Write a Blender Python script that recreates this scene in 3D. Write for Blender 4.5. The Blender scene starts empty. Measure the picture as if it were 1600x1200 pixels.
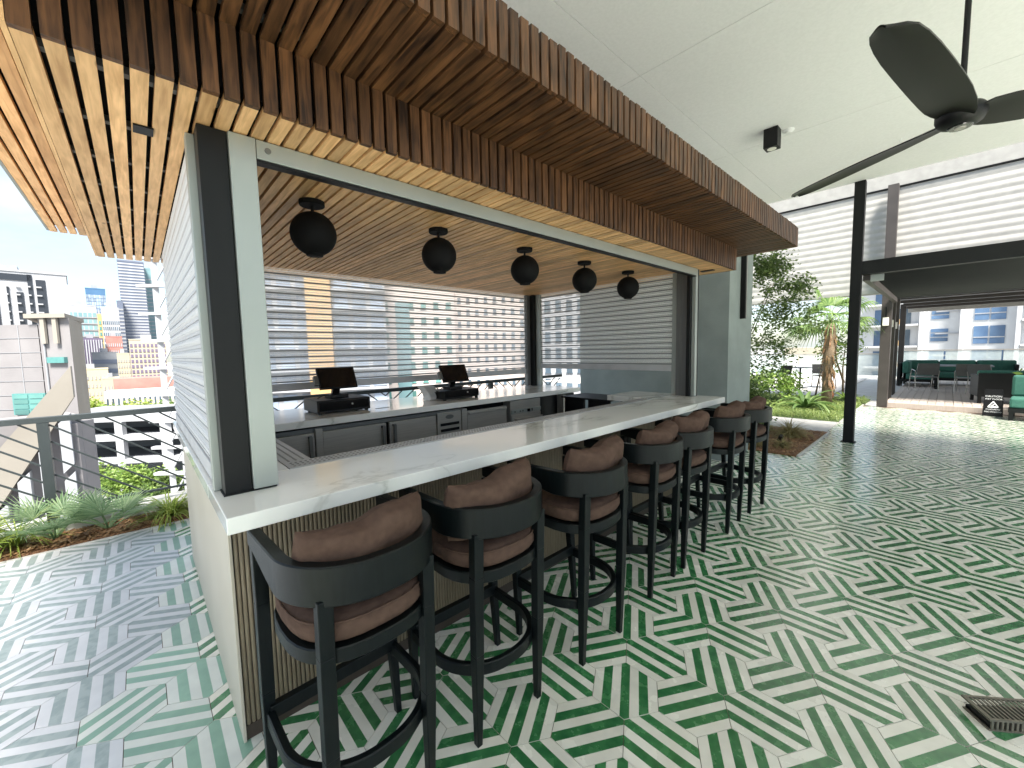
import bpy, math, random
from mathutils import Vector, Matrix, noise
random.seed(7)
PI = math.pi
scn = bpy.context.scene
C = scn.collection

# ------------------------------------------------------------------ camera
cam_d = bpy.data.cameras.new('camera'); cam = bpy.data.objects.new('camera', cam_d); C.objects.link(cam)
yaw, pitch, roll = 0.82459129, -0.08186651, -0.01995405
f = Vector((math.cos(pitch)*math.cos(yaw), math.cos(pitch)*math.sin(yaw), math.sin(pitch)))
r0 = Vector((math.sin(yaw), -math.cos(yaw), 0)); u0 = r0.cross(f)
rr = math.cos(roll)*r0 + math.sin(roll)*u0
uu = -math.sin(roll)*r0 + math.cos(roll)*u0
M = Matrix(((rr.x, uu.x, -f.x, 0), (rr.y, uu.y, -f.y, 0), (rr.z, uu.z, -f.z, 1.55), (0, 0, 0, 1)))
cam.matrix_world = M
cam_d.sensor_width = 36; cam_d.lens = 36*628.9/1600
cam_d.clip_start = 0.05; cam_d.clip_end = 6000
scn.camera = cam

# ------------------------------------------------------------------ world, sun, exposure
SUN_EL, SUN_AZ = math.radians(57), math.radians(213)     # azimuth measured from +Y towards +X
w = bpy.data.worlds.new('World'); scn.world = w; w.use_nodes = True
nt = w.node_tree; nt.nodes.clear()
out = nt.nodes.new('ShaderNodeOutputWorld'); bg = nt.nodes.new('ShaderNodeBackground')
sky = nt.nodes.new('ShaderNodeTexSky'); sky.sky_type = 'NISHITA'; sky.sun_disc = False
sky.sun_elevation = SUN_EL; sky.sun_rotation = SUN_AZ; sky.air_density = 1.0; sky.dust_density = 1.0
tc = nt.nodes.new('ShaderNodeTexCoord'); mp = nt.nodes.new('ShaderNodeMapping'); mp.inputs['Scale'].default_value = (1, 1, 2.6)
no = nt.nodes.new('ShaderNodeTexNoise'); no.inputs['Scale'].default_value = 2.2; no.inputs['Detail'].default_value = 8; no.inputs['Roughness'].default_value = 0.58
cr = nt.nodes.new('ShaderNodeValToRGB'); cr.color_ramp.elements[0].position = 0.42; cr.color_ramp.elements[1].position = 0.60
cr.color_ramp.elements[0].color = (.12, .12, .12, 1)
mx = nt.nodes.new('ShaderNodeMix'); mx.data_type = 'RGBA'
mx.inputs[7].default_value = (3.4, 3.85, 4.15, 1)
L = nt.links.new
L(tc.outputs['Generated'], mp.inputs[0]); L(mp.outputs[0], no.inputs['Vector']); L(no.outputs[0], cr.inputs[0])
L(cr.outputs[0], mx.inputs[0]); L(sky.outputs[0], mx.inputs[6]); L(mx.outputs[2], bg.inputs[0])
bg.inputs[1].default_value = 0.085; L(bg.outputs[0], out.inputs[0])

sd = bpy.data.lights.new('sun', 'SUN'); sd.energy = 4.4; sd.angle = math.radians(16); sd.color = (1, .95, .87)
so = bpy.data.objects.new('sun', sd); C.objects.link(so)
sdir = Vector((math.cos(SUN_EL)*math.sin(SUN_AZ), math.cos(SUN_EL)*math.cos(SUN_AZ), math.sin(SUN_EL)))
so.rotation_euler = sdir.to_track_quat('Z', 'Y').to_euler(); so.location = (0, 0, 30)
scn.view_settings.view_transform = 'Standard'; scn.view_settings.look = 'None'
scn.view_settings.exposure = 1.8; scn.view_settings.gamma = 1; scn.view_settings.use_curve_mapping = False
scn.render.engine = 'CYCLES'
scn.cycles.transparent_max_bounces = 24; scn.cycles.max_bounces = 10; scn.cycles.diffuse_bounces = 6

# ------------------------------------------------------------------ materials
def mat(name, c1, c2=None, scale=6, rough=.6, metal=0, bump=0, bscale=60, stretch=None, rand=0, detail=6, rvar=0, spec=.5, trans=0, alpha=None, emit=None, coat=0, ramp=(.35, .65), bdist=.002):
    m = bpy.data.materials.new(name); m.use_nodes = True; t = m.node_tree; n = t.nodes; l = t.links.new
    b = n['Principled BSDF']; b.inputs['Roughness'].default_value = rough; b.inputs['Metallic'].default_value = metal
    b.inputs['Specular IOR Level'].default_value = spec
    if coat: b.inputs['Coat Weight'].default_value = coat; b.inputs['Coat Roughness'].default_value = .16
    if trans: b.inputs['Transmission Weight'].default_value = trans
    c2 = c2 or tuple(x*.86 for x in c1)
    co = n.new('ShaderNodeTexCoord'); mp = n.new('ShaderNodeMapping'); l(co.outputs['Object'], mp.inputs[0])
    if stretch: mp.inputs['Scale'].default_value = stretch
    oi = n.new('ShaderNodeObjectInfo')
    vm = n.new('ShaderNodeVectorMath'); vm.operation = 'MULTIPLY_ADD'; vm.inputs[1].default_value = (1, 1, 1)
    cb = n.new('ShaderNodeCombineXYZ'); ml = n.new('ShaderNodeMath'); ml.operation = 'MULTIPLY'; ml.inputs[1].default_value = 37.0
    l(oi.outputs['Random'], ml.inputs[0]); l(ml.outputs[0], cb.inputs[0]); l(ml.outputs[0], cb.inputs[2])
    l(mp.outputs[0], vm.inputs[0]); l(cb.outputs[0], vm.inputs[2])
    no = n.new('ShaderNodeTexNoise'); no.inputs['Scale'].default_value = scale; no.inputs['Detail'].default_value = detail
    l(vm.outputs[0], no.inputs['Vector'])
    cr = n.new('ShaderNodeValToRGB'); cr.color_ramp.elements[0].position = ramp[0]; cr.color_ramp.elements[1].position = ramp[1]
    cr.color_ramp.elements[0].color = (*c2, 1); cr.color_ramp.elements[1].color = (*c1, 1); l(no.outputs[0], cr.inputs[0])
    last = cr.outputs[0]
    if rand:
        hs = n.new('ShaderNodeHueSaturation'); mr = n.new('ShaderNodeMapRange'); mr.inputs[3].default_value = 1-rand; mr.inputs[4].default_value = 1+rand
        l(oi.outputs['Random'], mr.inputs[0]); l(mr.outputs[0], hs.inputs['Value']); l(last, hs.inputs['Color']); last = hs.outputs[0]
    l(last, b.inputs['Base Color'])
    if rvar:
        mr = n.new('ShaderNodeMapRange'); mr.inputs[3].default_value = rough-rvar; mr.inputs[4].default_value = rough+rvar
        l(no.outputs[0], mr.inputs[0]); l(mr.outputs[0], b.inputs['Roughness'])
    if bump:
        n2 = n.new('ShaderNodeTexNoise'); n2.inputs['Scale'].default_value = bscale; n2.inputs['Detail'].default_value = 4; l(vm.outputs[0], n2.inputs['Vector'])
        bp = n.new('ShaderNodeBump'); bp.inputs['Strength'].default_value = bump; bp.inputs['Distance'].default_value = bdist
        l(n2.outputs[0], bp.inputs['Height']); l(bp.outputs[0], b.inputs['Normal'])
    if alpha is not None: b.inputs['Alpha'].default_value = alpha
    if emit: b.inputs['Emission Color'].default_value = (*emit[:3], 1); b.inputs['Emission Strength'].default_value = emit[3]
    return m

def wood_mat(name, light, dark, rough=.45):
    m = bpy.data.materials.new(name); m.use_nodes = True; t = m.node_tree; n = t.nodes; l = t.links.new
    b = n['Principled BSDF']; b.inputs['Roughness'].default_value = rough; b.inputs['Specular IOR Level'].default_value = .35
    co = n.new('ShaderNodeTexCoord'); oi = n.new('ShaderNodeObjectInfo'); ml = n.new('ShaderNodeMath'); ml.operation = 'MULTIPLY'; ml.inputs[1].default_value = 91.
    cb = n.new('ShaderNodeCombineXYZ'); l(oi.outputs['Random'], ml.inputs[0])
    for i in range(3): l(ml.outputs[0], cb.inputs[i])
    ad = n.new('ShaderNodeVectorMath'); ad.operation = 'ADD'; l(co.outputs['Object'], ad.inputs[0]); l(cb.outputs[0], ad.inputs[1])
    mp = n.new('ShaderNodeMapping'); mp.inputs['Scale'].default_value = (60, 4.5, 60); l(ad.outputs[0], mp.inputs[0])
    n1 = n.new('ShaderNodeTexNoise'); n1.inputs['Scale'].default_value = 1.3; n1.inputs['Detail'].default_value = 6; n1.inputs['Distortion'].default_value = .6; l(mp.outputs[0], n1.inputs['Vector'])
    mp2 = n.new('ShaderNodeMapping'); mp2.inputs['Scale'].default_value = (14, 5, 14); l(ad.outputs[0], mp2.inputs[0])
    n2 = n.new('ShaderNodeTexNoise'); n2.inputs['Scale'].default_value = 1.; n2.inputs['Detail'].default_value = 3; l(mp2.outputs[0], n2.inputs['Vector'])
    mm = n.new('ShaderNodeMath'); mm.operation = 'MULTIPLY_ADD'; mm.inputs[1].default_value = .6; l(n1.outputs[0], mm.inputs[0])
    m3 = n.new('ShaderNodeMath'); m3.operation = 'MULTIPLY'; m3.inputs[1].default_value = .4; l(n2.outputs[0], m3.inputs[0]); l(m3.outputs[0], mm.inputs[2])
    cr = n.new('ShaderNodeValToRGB'); cr.color_ramp.elements[0].position = .36; cr.color_ramp.elements[1].position = .62
    cr.color_ramp.elements[0].color = (*dark, 1); cr.color_ramp.elements[1].color = (*light, 1); l(mm.outputs[0], cr.inputs[0])
    # knots
    vo = n.new('ShaderNodeTexVoronoi'); vo.inputs['Scale'].default_value = 1.0; mp3 = n.new('ShaderNodeMapping'); mp3.inputs['Scale'].default_value = (9, 3.2, 9)
    l(ad.outputs[0], mp3.inputs[0]); l(mp3.outputs[0], vo.inputs['Vector'])
    kr = n.new('ShaderNodeValToRGB'); kr.color_ramp.elements[0].position = .03; kr.color_ramp.elements[1].position = .09
    kr.color_ramp.elements[0].color = (.35, .3, .28, 1); kr.color_ramp.elements[1].color = (1, 1, 1, 1); l(vo.outputs['Distance'], kr.inputs[0])
    mu = n.new('ShaderNodeMix'); mu.data_type = 'RGBA'; mu.blend_type = 'MULTIPLY'; mu.inputs[0].default_value = 1; l(cr.outputs[0], mu.inputs[6]); l(kr.outputs[0], mu.inputs[7])
    hs = n.new('ShaderNodeHueSaturation'); mr = n.new('ShaderNodeMapRange'); mr.inputs[3].default_value = .72; mr.inputs[4].default_value = 1.25
    l(oi.outputs['Random'], mr.inputs[0]); l(mr.outputs[0], hs.inputs['Value']); l(mu.outputs[2], hs.inputs['Color']); l(hs.outputs[0], b.inputs['Base Color'])
    bp = n.new('ShaderNodeBump'); bp.inputs['Strength'].default_value = .25; bp.inputs['Distance'].default_value = .001; l(n1.outputs[0], bp.inputs['Height']); l(bp.outputs[0], b.inputs['Normal'])
    return m

def leaf_mat(name, a, b_, tr=.35):
    m = bpy.data.materials.new(name); m.use_nodes = True; t = m.node_tree; n = t.nodes; l = t.links.new
    p = n['Principled BSDF']; p.inputs['Roughness'].default_value = .5
    g = n.new('ShaderNodeNewGeometry'); cr = n.new('ShaderNodeValToRGB'); cr.color_ramp.elements[0].color = (*a, 1); cr.color_ramp.elements[1].color = (*b_, 1)
    l(g.outputs['Random Per Island'], cr.inputs[0]); l(cr.outputs[0], p.inputs['Base Color'])
    tl = n.new('ShaderNodeBsdfTranslucent'); l(cr.outputs[0], tl.inputs[0]); ms = n.new('ShaderNodeMixShader'); ms.inputs[0].default_value = tr
    l(p.outputs[0], ms.inputs[1]); l(tl.outputs[0], ms.inputs[2]); l(ms.outputs[0], n['Material Output'].inputs[0])
    return m

def marble_mat():
    m = bpy.data.materials.new('marble'); m.use_nodes = True; t = m.node_tree; n = t.nodes; l = t.links.new
    p = n['Principled BSDF']; p.inputs['Roughness'].default_value = .07; p.inputs['Specular IOR Level'].default_value = .6
    co = n.new('ShaderNodeTexCoord'); mp = n.new('ShaderNodeMapping'); mp.inputs['Rotation'].default_value = (0, .5, .9); mp.inputs['Scale'].default_value = (.7, 1.6, 1.2)
    l(co.outputs['Object'], mp.inputs[0])
    no = n.new('ShaderNodeTexNoise'); no.inputs['Scale'].default_value = 2.0; no.inputs['Detail'].default_value = 7; no.inputs['Distortion'].default_value = 1.2; l(mp.outputs[0], no.inputs['Vector'])
    # thin veins where noise crosses one half
    s = n.new('ShaderNodeMath'); s.operation = 'SUBTRACT'; s.inputs[1].default_value = .5; l(no.outputs[0], s.inputs[0])
    ab = n.new('ShaderNodeMath'); ab.operation = 'ABSOLUTE'; l(s.outputs[0], ab.inputs[0])
    cr = n.new('ShaderNodeValToRGB'); e = cr.color_ramp.elements; e[0].position = 0; e[0].color = (.42, .42, .38, 1); e[1].position = .02; e[1].color = (.68, .68, .64, 1)
    e2 = e.new(.12); e2.color = (.80, .80, .77, 1); l(ab.outputs[0], cr.inputs[0]); 
    n2 = n.new('ShaderNodeTexNoise'); n2.inputs['Scale'].default_value = 1.1; l(co.outputs['Object'], n2.inputs['Vector'])
    mr = n.new('ShaderNodeMapRange'); mr.inputs[1].default_value = .48; mr.inputs[2].default_value = .62; l(n2.outputs[0], mr.inputs[0])
    mx = n.new('ShaderNodeMix'); mx.data_type = 'RGBA'; mx.inputs[6].default_value = (.80, .80, .77, 1); l(mr.outputs[0], mx.inputs[0]); l(cr.outputs[0], mx.inputs[7])
    l(mx.outputs[2], p.inputs['Base Color'])
    return m

def perf_mat(name, col, open_=.55, trl=.5):
    m = bpy.data.materials.new(name); m.use_nodes = True; t = m.node_tree; n = t.nodes; l = t.links.new
    p = n['Principled BSDF']; p.inputs['Base Color'].default_value = (*col, 1); p.inputs['Metallic'].default_value = .05; p.inputs['Roughness'].default_value = .5
    tl = n.new('ShaderNodeBsdfTranslucent'); tl.inputs[0].default_value = (*col, 1); m0 = n.new('ShaderNodeMixShader'); m0.inputs[0].default_value = trl; l(p.outputs[0], m0.inputs[1]); l(tl.outputs[0], m0.inputs[2])
    co = n.new('ShaderNodeTexCoord'); mp = n.new('ShaderNodeMapping'); mp.inputs['Scale'].default_value = (120, 120, 120); l(co.outputs['Object'], mp.inputs[0])
    vo = n.new('ShaderNodeTexVoronoi'); vo.inputs['Randomness'].default_value = 0.0; vo.inputs['Scale'].default_value = 1; l(mp.outputs[0], vo.inputs['Vector'])
    lt = n.new('ShaderNodeMath'); lt.operation = 'LESS_THAN'; lt.inputs[1].default_value = open_; l(vo.outputs['Distance'], lt.inputs[0])
    tr = n.new('ShaderNodeBsdfTransparent'); ms = n.new('ShaderNodeMixShader'); l(lt.outputs[0], ms.inputs[0]); l(m0.outputs[0], ms.inputs[1]); l(tr.outputs[0], ms.inputs[2])
    l(ms.outputs[0], n['Material Output'].inputs[0])
    return m

MT = {}
def P(k, *a, **kw): MT[k] = mat(k, *a, **kw)
MT['wood_lit'] = wood_mat('wood_lit', (.80, .49, .24), (.52, .29, .125))  # daylight on the undersides put into a lighter copy of the canopy wood
MT['wood_shaded'] = wood_mat('wood_shaded', (.135, .060, .024), (.020, .009, .0045))  # same canopy wood, darkened to carry the shade on fascia and front soffit
MT['marble'] = marble_mat()
MT['perf'] = perf_mat('perforated_aluminium', (.88, .88, .88), .46)
P('tile_white', (.86, .83, .74), (.74, .71, .62), scale=6, rough=.26, rvar=.1, rand=.05, bump=.08, bscale=40, spec=1.0, coat=.5)
P('tile_green', (.055, .225, .080), (.024, .140, .048), scale=18, rough=.26, rvar=.1, rand=.16, bump=.08, bscale=40, spec=1.0, coat=.5)
P('grout', (.16, .11, .08), rough=.8)
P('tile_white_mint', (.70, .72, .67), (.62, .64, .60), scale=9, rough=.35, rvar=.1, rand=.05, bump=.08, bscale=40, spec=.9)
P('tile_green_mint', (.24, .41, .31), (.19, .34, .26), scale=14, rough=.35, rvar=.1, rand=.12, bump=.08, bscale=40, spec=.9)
P('tile_white_grey', (.63, .64, .67), (.56, .57, .60), scale=9, rough=.4, rvar=.1, rand=.05, bump=.08, bscale=40, spec=.9)  # greyer, paler tile set for the far left floor
P('tile_green_grey', (.33, .39, .39), (.25, .31, .31), scale=22, rough=.4, rvar=.1, rand=.10, bump=.08, bscale=40, spec=.9, ramp=(.42,.58))
P('ceiling_white', (.87, .86, .86), (.83, .82, .82), scale=40, rough=.85, bump=.25, bscale=180)
P('black', (.004, .004, .0045), spec=.3, rough=.45)
P('black_gloss', (.008, .008, .009), rough=.12)
P('black_matt', (.0035, .0035, .004), spec=.2, rough=.75)
P('slate_wood', (.0045, .0072, .008), (.0025, .0042, .0046), spec=.24, scale=3, stretch=(30, 30, 3), rough=.36, bump=.12, bscale=90, rvar=.06)
P('brown_cloth', (.105, .066, .050), (.082, .051, .039), scale=35, rough=.95, bump=.55, bscale=28, bdist=.006, spec=.1)
P('fan_bronze', (.010, .0092, .008), rough=.4, spec=.4)
P('piping', (.04, .035, .035), rough=.9)
P('alu', (.38, .41, .39), (.35, .38, .36), scale=3, rough=.42, metal=.55)
MT['perf_tight'] = perf_mat('finely_perforated_aluminium', (.62,.63,.65), .22, .1)
P('shutter_rib', (.27, .28, .29), rough=.5, metal=.3)
P('alu_white', (.50, .51, .53), rough=.45, metal=.1)
P('steel', (.46, .44, .40), (.39, .37, .34), scale=4, stretch=(1, 1, 30), rough=.36, metal=.45)
P('steel_dark', (.17, .175, .17), rough=.4, metal=.5)
P('post_dark', (.007, .008, .0085), rough=.45, metal=.05, spec=.28)
P('post_grey', (.16, .165, .165), (.13, .135, .135), scale=2, stretch=(40, 40, 2), rough=.4, metal=.5)
P('flute', (.30, .245, .17), (.23, .18, .12), scale=20, stretch=(6, 6, .6), rough=.6, rand=.08)
P('beige', (.56, .51, .42), (.52, .47, .38), scale=2, rough=.5)
P('plinth', (.05, .035, .025), rough=.5)
P('rail_paint', (.035, .045, .048), rough=.45)
P('concrete', (.55, .54, .51), (.46, .45, .42), scale=3, rough=.85, bump=.3, bscale=30)
P('stucco_grey', (.26, .295, .285), (.22, .25, .24), scale=3, rough=.9, bump=.6, bscale=55, bdist=.004)
P('mulch', (.30, .16, .08), (.12, .055, .025), scale=70, rough=.95, bump=1., bscale=80, bdist=.02)
P('mulch_chip', (.36, .20, .11), (.20, .10, .05), scale=30, rough=.95, rand=.3)
P('walk', (.52, .50, .47), (.46, .44, .42), scale=6, rough=.7)
P('grass_base', (.10, .15, .04), (.05, .09, .02), scale=30, rough=.95)
P('deck', (.52, .45, .39), (.46, .39, .33), scale=5, stretch=(1, 12, 1), rough=.7, rand=.1)
P('green_fabric', (.045, .155, .115), (.035, .125, .095), scale=30, rough=.85, rand=.05)
P('band_white', (.36, .355, .335), rough=.7)
P('rib_white', (.42, .41, .385), rough=.6)
P('col_brown', (.055, .047, .043), (.04, .034, .031), scale=3, rough=.5)
P('louvre', (.010, .0105, .012), rough=.5)
P('bark', (.30, .22, .15), (.16, .11, .07), scale=25, stretch=(1, 1, 3), rough=.95, bump=1, bscale=40, bdist=.01)
P('twig', (.34, .26, .18), rough=.9)
MT['leaf_tree'] = leaf_mat('leaf_tree', (.05, .10, .025), (.22, .30, .09), .45)
MT['leaf_bright'] = leaf_mat('leaf_bright', (.12, .22, .04), (.26, .36, .08))
MT['leaf_palm'] = leaf_mat('leaf_palm', (.09, .18, .045), (.26, .37, .12), .45)
MT['leaf_blue'] = leaf_mat('leaf_blue', (.16, .27, .13), (.36, .47, .27), .45)
MT['leaf_lime'] = leaf_mat('leaf_lime', (.22, .32, .05), (.40, .46, .10))
MT['leaf_dark'] = leaf_mat('leaf_dark', (.03, .07, .02), (.10, .17, .04))
MT['grass'] = leaf_mat('grass', (.14, .22, .05), (.30, .36, .11))
MT['grass_dry'] = leaf_mat('grass_dry', (.28, .24, .10), (.42, .36, .17))
MT['dry_leaf'] = leaf_mat('dry_leaf', (.38, .24, .12), (.26, .13, .06), .1)
P('paper', (.85, .85, .85), rough=.8)
P('screen', (.004, .004, .006), rough=.08)
P('white_print', (.85, .85, .85), rough=.6)
P('terracotta', (.45, .16, .08), rough=.8)
P('lamp_glow', (.9, .88, .8), rough=.4)
P('c_white', (.40, .41, .43), (.35, .36, .38), scale=.15, rough=.8)
P('c_grey', (.30, .31, .33), (.25, .26, .28), scale=.2, rough=.85)
P('c_conc', (.24, .23, .235), (.205, .195, .20), scale=.5, rough=.9, bump=.3, bscale=2)
P('c_beige', (.30, .275, .235), (.26, .235, .20), scale=.3, rough=.85)
P('c_cream', (.40, .36, .28), (.36, .325, .255), scale=.2, rough=.85)
P('c_blue', (.10, .20, .34), (.07, .15, .27), scale=.05, rough=.2, metal=.4)
P('c_bluegrey', (.17, .19, .25), (.13, .155, .21), scale=.05, rough=.35, metal=.3)
P('c_teal', (.20, .32, .34), (.15, .26, .28), scale=.1, rough=.3)
P('c_purple', (.16, .13, .20), rough=.5)
P('c_dark', (.03, .035, .045), rough=.25)
P('c_glass', (.10, .14, .18), (.06, .09, .12), scale=.5, rough=.15, rand=.3)
P('c_glass_g', (.10, .24, .22), (.07, .18, .17), scale=.5, rough=.15, rand=.3)
P('c_glass_b', (.30, .35, .43), (.21, .26, .33), scale=.5, rough=.15, rand=.3)
P('c_orange', (.55, .36, .17), (.48, .30, .13), scale=.3, rough=.8)
P('c_red', (.40, .19, .16), (.34, .15, .13), scale=.3, rough=.8)
P('c_pink', (.62, .55, .51), (.57, .50, .465), scale=.2, rough=.85)
P('c_yellow', (.48, .41, .28), rough=.8)
P('c_ground', (.30, .30, .29), (.22, .22, .215), scale=.03, rough=.9)
P('c_road', (.09, .09, .10), (.07, .07, .075), scale=.3, rough=.9)
P('c_glass_t', (.10, .17, .28), (.06, .11, .20), scale=.5, rough=.2, rand=.3)
P('c_bright', (.60, .61, .62), (.55, .56, .57), scale=.15, rough=.8)
P('aqua', (.09, .25, .24), rough=.5)

# ------------------------------------------------------------------ mesh builder
class MB:
    def __init__(s): s.v = []; s.f = []; s.m = []
    def add(s, vs, fs, mi=0):
        o = len(s.v); s.v += [tuple(v) for v in vs]; s.f += [tuple(i+o for i in q) for q in fs]; s.m += [mi]*len(fs); return s
    def box(s, x0, y0, z0, x1, y1, z1, mi=0):
        return s.add([(x0,y0,z0),(x1,y0,z0),(x1,y1,z0),(x0,y1,z0),(x0,y0,z1),(x1,y0,z1),(x1,y1,z1),(x0,y1,z1)],
                     [(0,3,2,1),(4,5,6,7),(0,1,5,4),(1,2,6,5),(2,3,7,6),(3,0,4,7)], mi)
    def bar(s, a, b, w, h, up=(0,0,1), mi=0, w2=None, h2=None):
        a = Vector(a); b = Vector(b); d = (b-a).normalized(); up = Vector(up)
        if abs(d.dot(up)) > .99: up = Vector((0,1,0))
        x = d.cross(up).normalized(); y = x.cross(d).normalized(); w2 = w2 or w; h2 = h2 or h
        vs = []
        for p, W, H in ((a,w,h),(b,w2,h2)):
            for sx, sy in ((-1,-1),(1,-1),(1,1),(-1,1)): vs.append(p + x*sx*W/2 + y*sy*H/2)
        return s.add(vs, [(0,3,2,1),(4,5,6,7),(0,1,5,4),(1,2,6,5),(2,3,7,6),(3,0,4,7)], mi)
    def prism(s, poly, z0, z1, mi=0):
        n = len(poly); vs = [(x,y,z0) for x,y in poly]+[(x,y,z1) for x,y in poly]
        fs = [tuple(range(n-1,-1,-1)), tuple(range(n,2*n))]+[(i,(i+1)%n,n+(i+1)%n,n+i) for i in range(n)]
        return s.add(vs, fs, mi)
    def tube(s, pts, rad, n=8, mi=0, cap=True):
        pts = [Vector(p) for p in pts]; rad = rad if isinstance(rad, (list,tuple)) else [rad]*len(pts)
        vs = []; fs = []
        for i, p in enumerate(pts):
            d = (pts[min(i+1,len(pts)-1)]-pts[max(i-1,0)]).normalized(); up = Vector((0,0,1)) if abs(d.z) < .95 else Vector((1,0,0))
            x = d.cross(up).normalized(); y = x.cross(d)
            for k in range(n): a = 2*PI*k/n; vs.append(p + (x*math.cos(a)+y*math.sin(a))*rad[i])
        for i in range(len(pts)-1):
            for k in range(n): fs.append((i*n+k, i*n+(k+1)%n, (i+1)*n+(k+1)%n, (i+1)*n+k))
        if cap: fs.append(tuple(range(n-1,-1,-1))); fs.append(tuple((len(pts)-1)*n+k for k in range(n)))
        return s.add(vs, fs, mi)
    def lathe(s, prof, c=(0,0,0), n=32, mi=0):
        vs = []; fs = []
        for r, z in prof:
            for k in range(n): a = 2*PI*k/n; vs.append((c[0]+r*math.cos(a), c[1]+r*math.sin(a), c[2]+z))
        for i in range(len(prof)-1):
            for k in range(n): fs.append((i*n+k, i*n+(k+1)%n, (i+1)*n+(k+1)%n, (i+1)*n+k))
        fs.append(tuple(range(n-1,-1,-1))); fs.append(tuple((len(prof)-1)*n+k for k in range(n)))
        return s.add(vs, fs, mi)
    def grid(s, rows, mi=0, closed=False):
        n = len(rows[0]); vs = [p for r in rows for p in r]; fs = []
        for i in range(len(rows)-1):
            for k in range(n if closed else n-1): fs.append((i*n+k, i*n+(k+1)%n, (i+1)*n+(k+1)%n, (i+1)*n+k))
        return s.add(vs, fs, mi)
    def mesh(s, name, mats, off=(0,0,0), smooth=False):
        me = bpy.data.meshes.new(name)
        me.from_pydata([(x-off[0],y-off[1],z-off[2]) for x,y,z in s.v], [], s.f)
        for m in (mats if isinstance(mats,(list,tuple)) else [mats]): me.materials.append(MT[m])
        me.polygons.foreach_set('material_index', s.m)
        if smooth: me.polygons.foreach_set('use_smooth', [True]*len(s.f))
        if smooth == 'auto': me.update(); me.set_sharp_from_angle(angle=math.radians(32))
        me.update(); return me
    def build(s, name, mats, parent=None, smooth=False, bevel=0, seg=2, ang=40, **tags):
        off = parent.matrix_world.translation if parent else Vector((0,0,0))
        if parent: off = wloc(parent)
        me = s.mesh(name, mats, off, smooth)
        return link(name, me, parent, bevel=bevel, seg=seg, smooth=smooth, ang=ang, **tags)
def wloc(o):
    p = Vector((0,0,0))
    while o: p = p + o.location; o = o.parent
    return p
def link(name, me, parent=None, loc=(0,0,0), rot=(0,0,0), bevel=0, seg=2, smooth=False, ang=40, **tags):
    o = bpy.data.objects.new(name, me); C.objects.link(o); o.parent = parent; o.location = loc; o.rotation_euler = rot
    if bevel:
        b = o.modifiers.new('bevel', 'BEVEL'); b.width = bevel; b.segments = seg; b.limit_method = 'ANGLE'; b.angle_limit = math.radians(ang)
        b.harden_normals = False
    for k, v in tags.items():
        if v is not None: o[{'cat':'category'}.get(k, k)] = v
    return o
def thing(name, label, cat, loc=(0,0,0), rz=0, group=None):
    o = bpy.data.objects.new(name, None); C.objects.link(o); o.location = loc; o.rotation_euler = (0,0,rz); o.empty_display_size = .1
    o['label'] = label; o['category'] = cat
    if group: o['group'] = group
    return o
def copy_tree(root, loc, rz, label, group=None):
    r = root.copy(); C.objects.link(r); r.location = loc; r.rotation_euler = (0,0,rz); r['label'] = label
    if group: r['group'] = group
    for ch in list(root.children):
        c = ch.copy(); C.objects.link(c); c.parent = r
        for g in ch.children:
            d = g.copy(); C.objects.link(d); d.parent = c
    return r
def struct(name, mb, mats, **k):
    o = mb.build(name, mats, **k); o['kind'] = 'structure'; return o

# ================================================================== THE SETTING
# ground of the city far below
g = MB(); g.add([(-3000,-3000,-24),(3000,-3000,-24),(3000,3000,-24),(-3000,3000,-24)], [(0,1,2,3)]); struct('ground', g, 'c_ground')
# road seen under the left railing
g = MB(); g.add([(-60,88,-23.9),(40,66,-23.9),(42,78,-23.9),(-58,100,-23.9)], [(0,1,2,3)]); struct('road', g, 'c_road')
# terrace slab and tile bed
g = MB(); g.box(-6, -9, -.5, 27, 5.62, -.03); struct('terrace_slab', g, 'concrete')
g = MB(); g.add([(-4.5,-8,-.006),(13.42,-8,-.006),(13.42,4.86,-.006),(-4.5,4.86,-.006)], [(0,1,2,3)])
floor = struct('floor', g, 'grout')

S_ = .1616; H_ = S_*math.sqrt(3)/2
def hw(y, s): return s-abs(y)/math.sqrt(3)
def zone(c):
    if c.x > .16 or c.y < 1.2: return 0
    return 2 if c.x < min(.10,.04-.5*(2.8-c.y)) else 1  # greyer set left of a slanting line, mint set beside it
def tile_mb(mb=None, c=(0,0), rot=0, jig=0, zo=0):
    mb = mb or MB(); s = S_-.0016; h = s*math.sqrt(3)/2; ys = [-h+i*2*h/7 for i in range(8)]
    ca, sa = math.cos(rot), math.sin(rot)
    T = lambda x, y, z: (c[0]+x*ca-y*sa, c[1]+x*sa+y*ca, z)
    for i in range(7):
        a, b = ys[i], ys[i+1]; mi = i % 2+zo*2
        if a < -1e-6 and b > 1e-6: pl = [(-hw(a,s),a),(hw(a,s),a),(s,0),(hw(b,s),b),(-hw(b,s),b),(-s,0)]
        else: pl = [(-hw(a,s),a),(hw(a,s),a),(hw(b,s),b),(-hw(b,s),b)]
        mb.add([T(x,y,jig) for x,y in pl], [tuple(range(len(pl)))], mi)
    hv = [(s,0),(s/2,h),(-s/2,h),(-s,0),(-s/2,-h),(s/2,-h)]
    for i in range(6):
        p, q = hv[i], hv[(i+1)%6]
        mb.add([T(*p,-.005),T(*q,-.005),T(*q,jig),T(*p,jig)], [(0,1,2,3)], zo*2)
    return mb
TM = ['tile_white','tile_green','tile_white_mint','tile_green_mint','tile_white_grey','tile_green_grey']
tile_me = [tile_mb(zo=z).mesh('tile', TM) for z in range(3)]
O_ = Vector((1.6676,.85)); E0 = Vector((.13995,-.0808)); E1 = Vector((0,-.1616))
tiles = []
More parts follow.
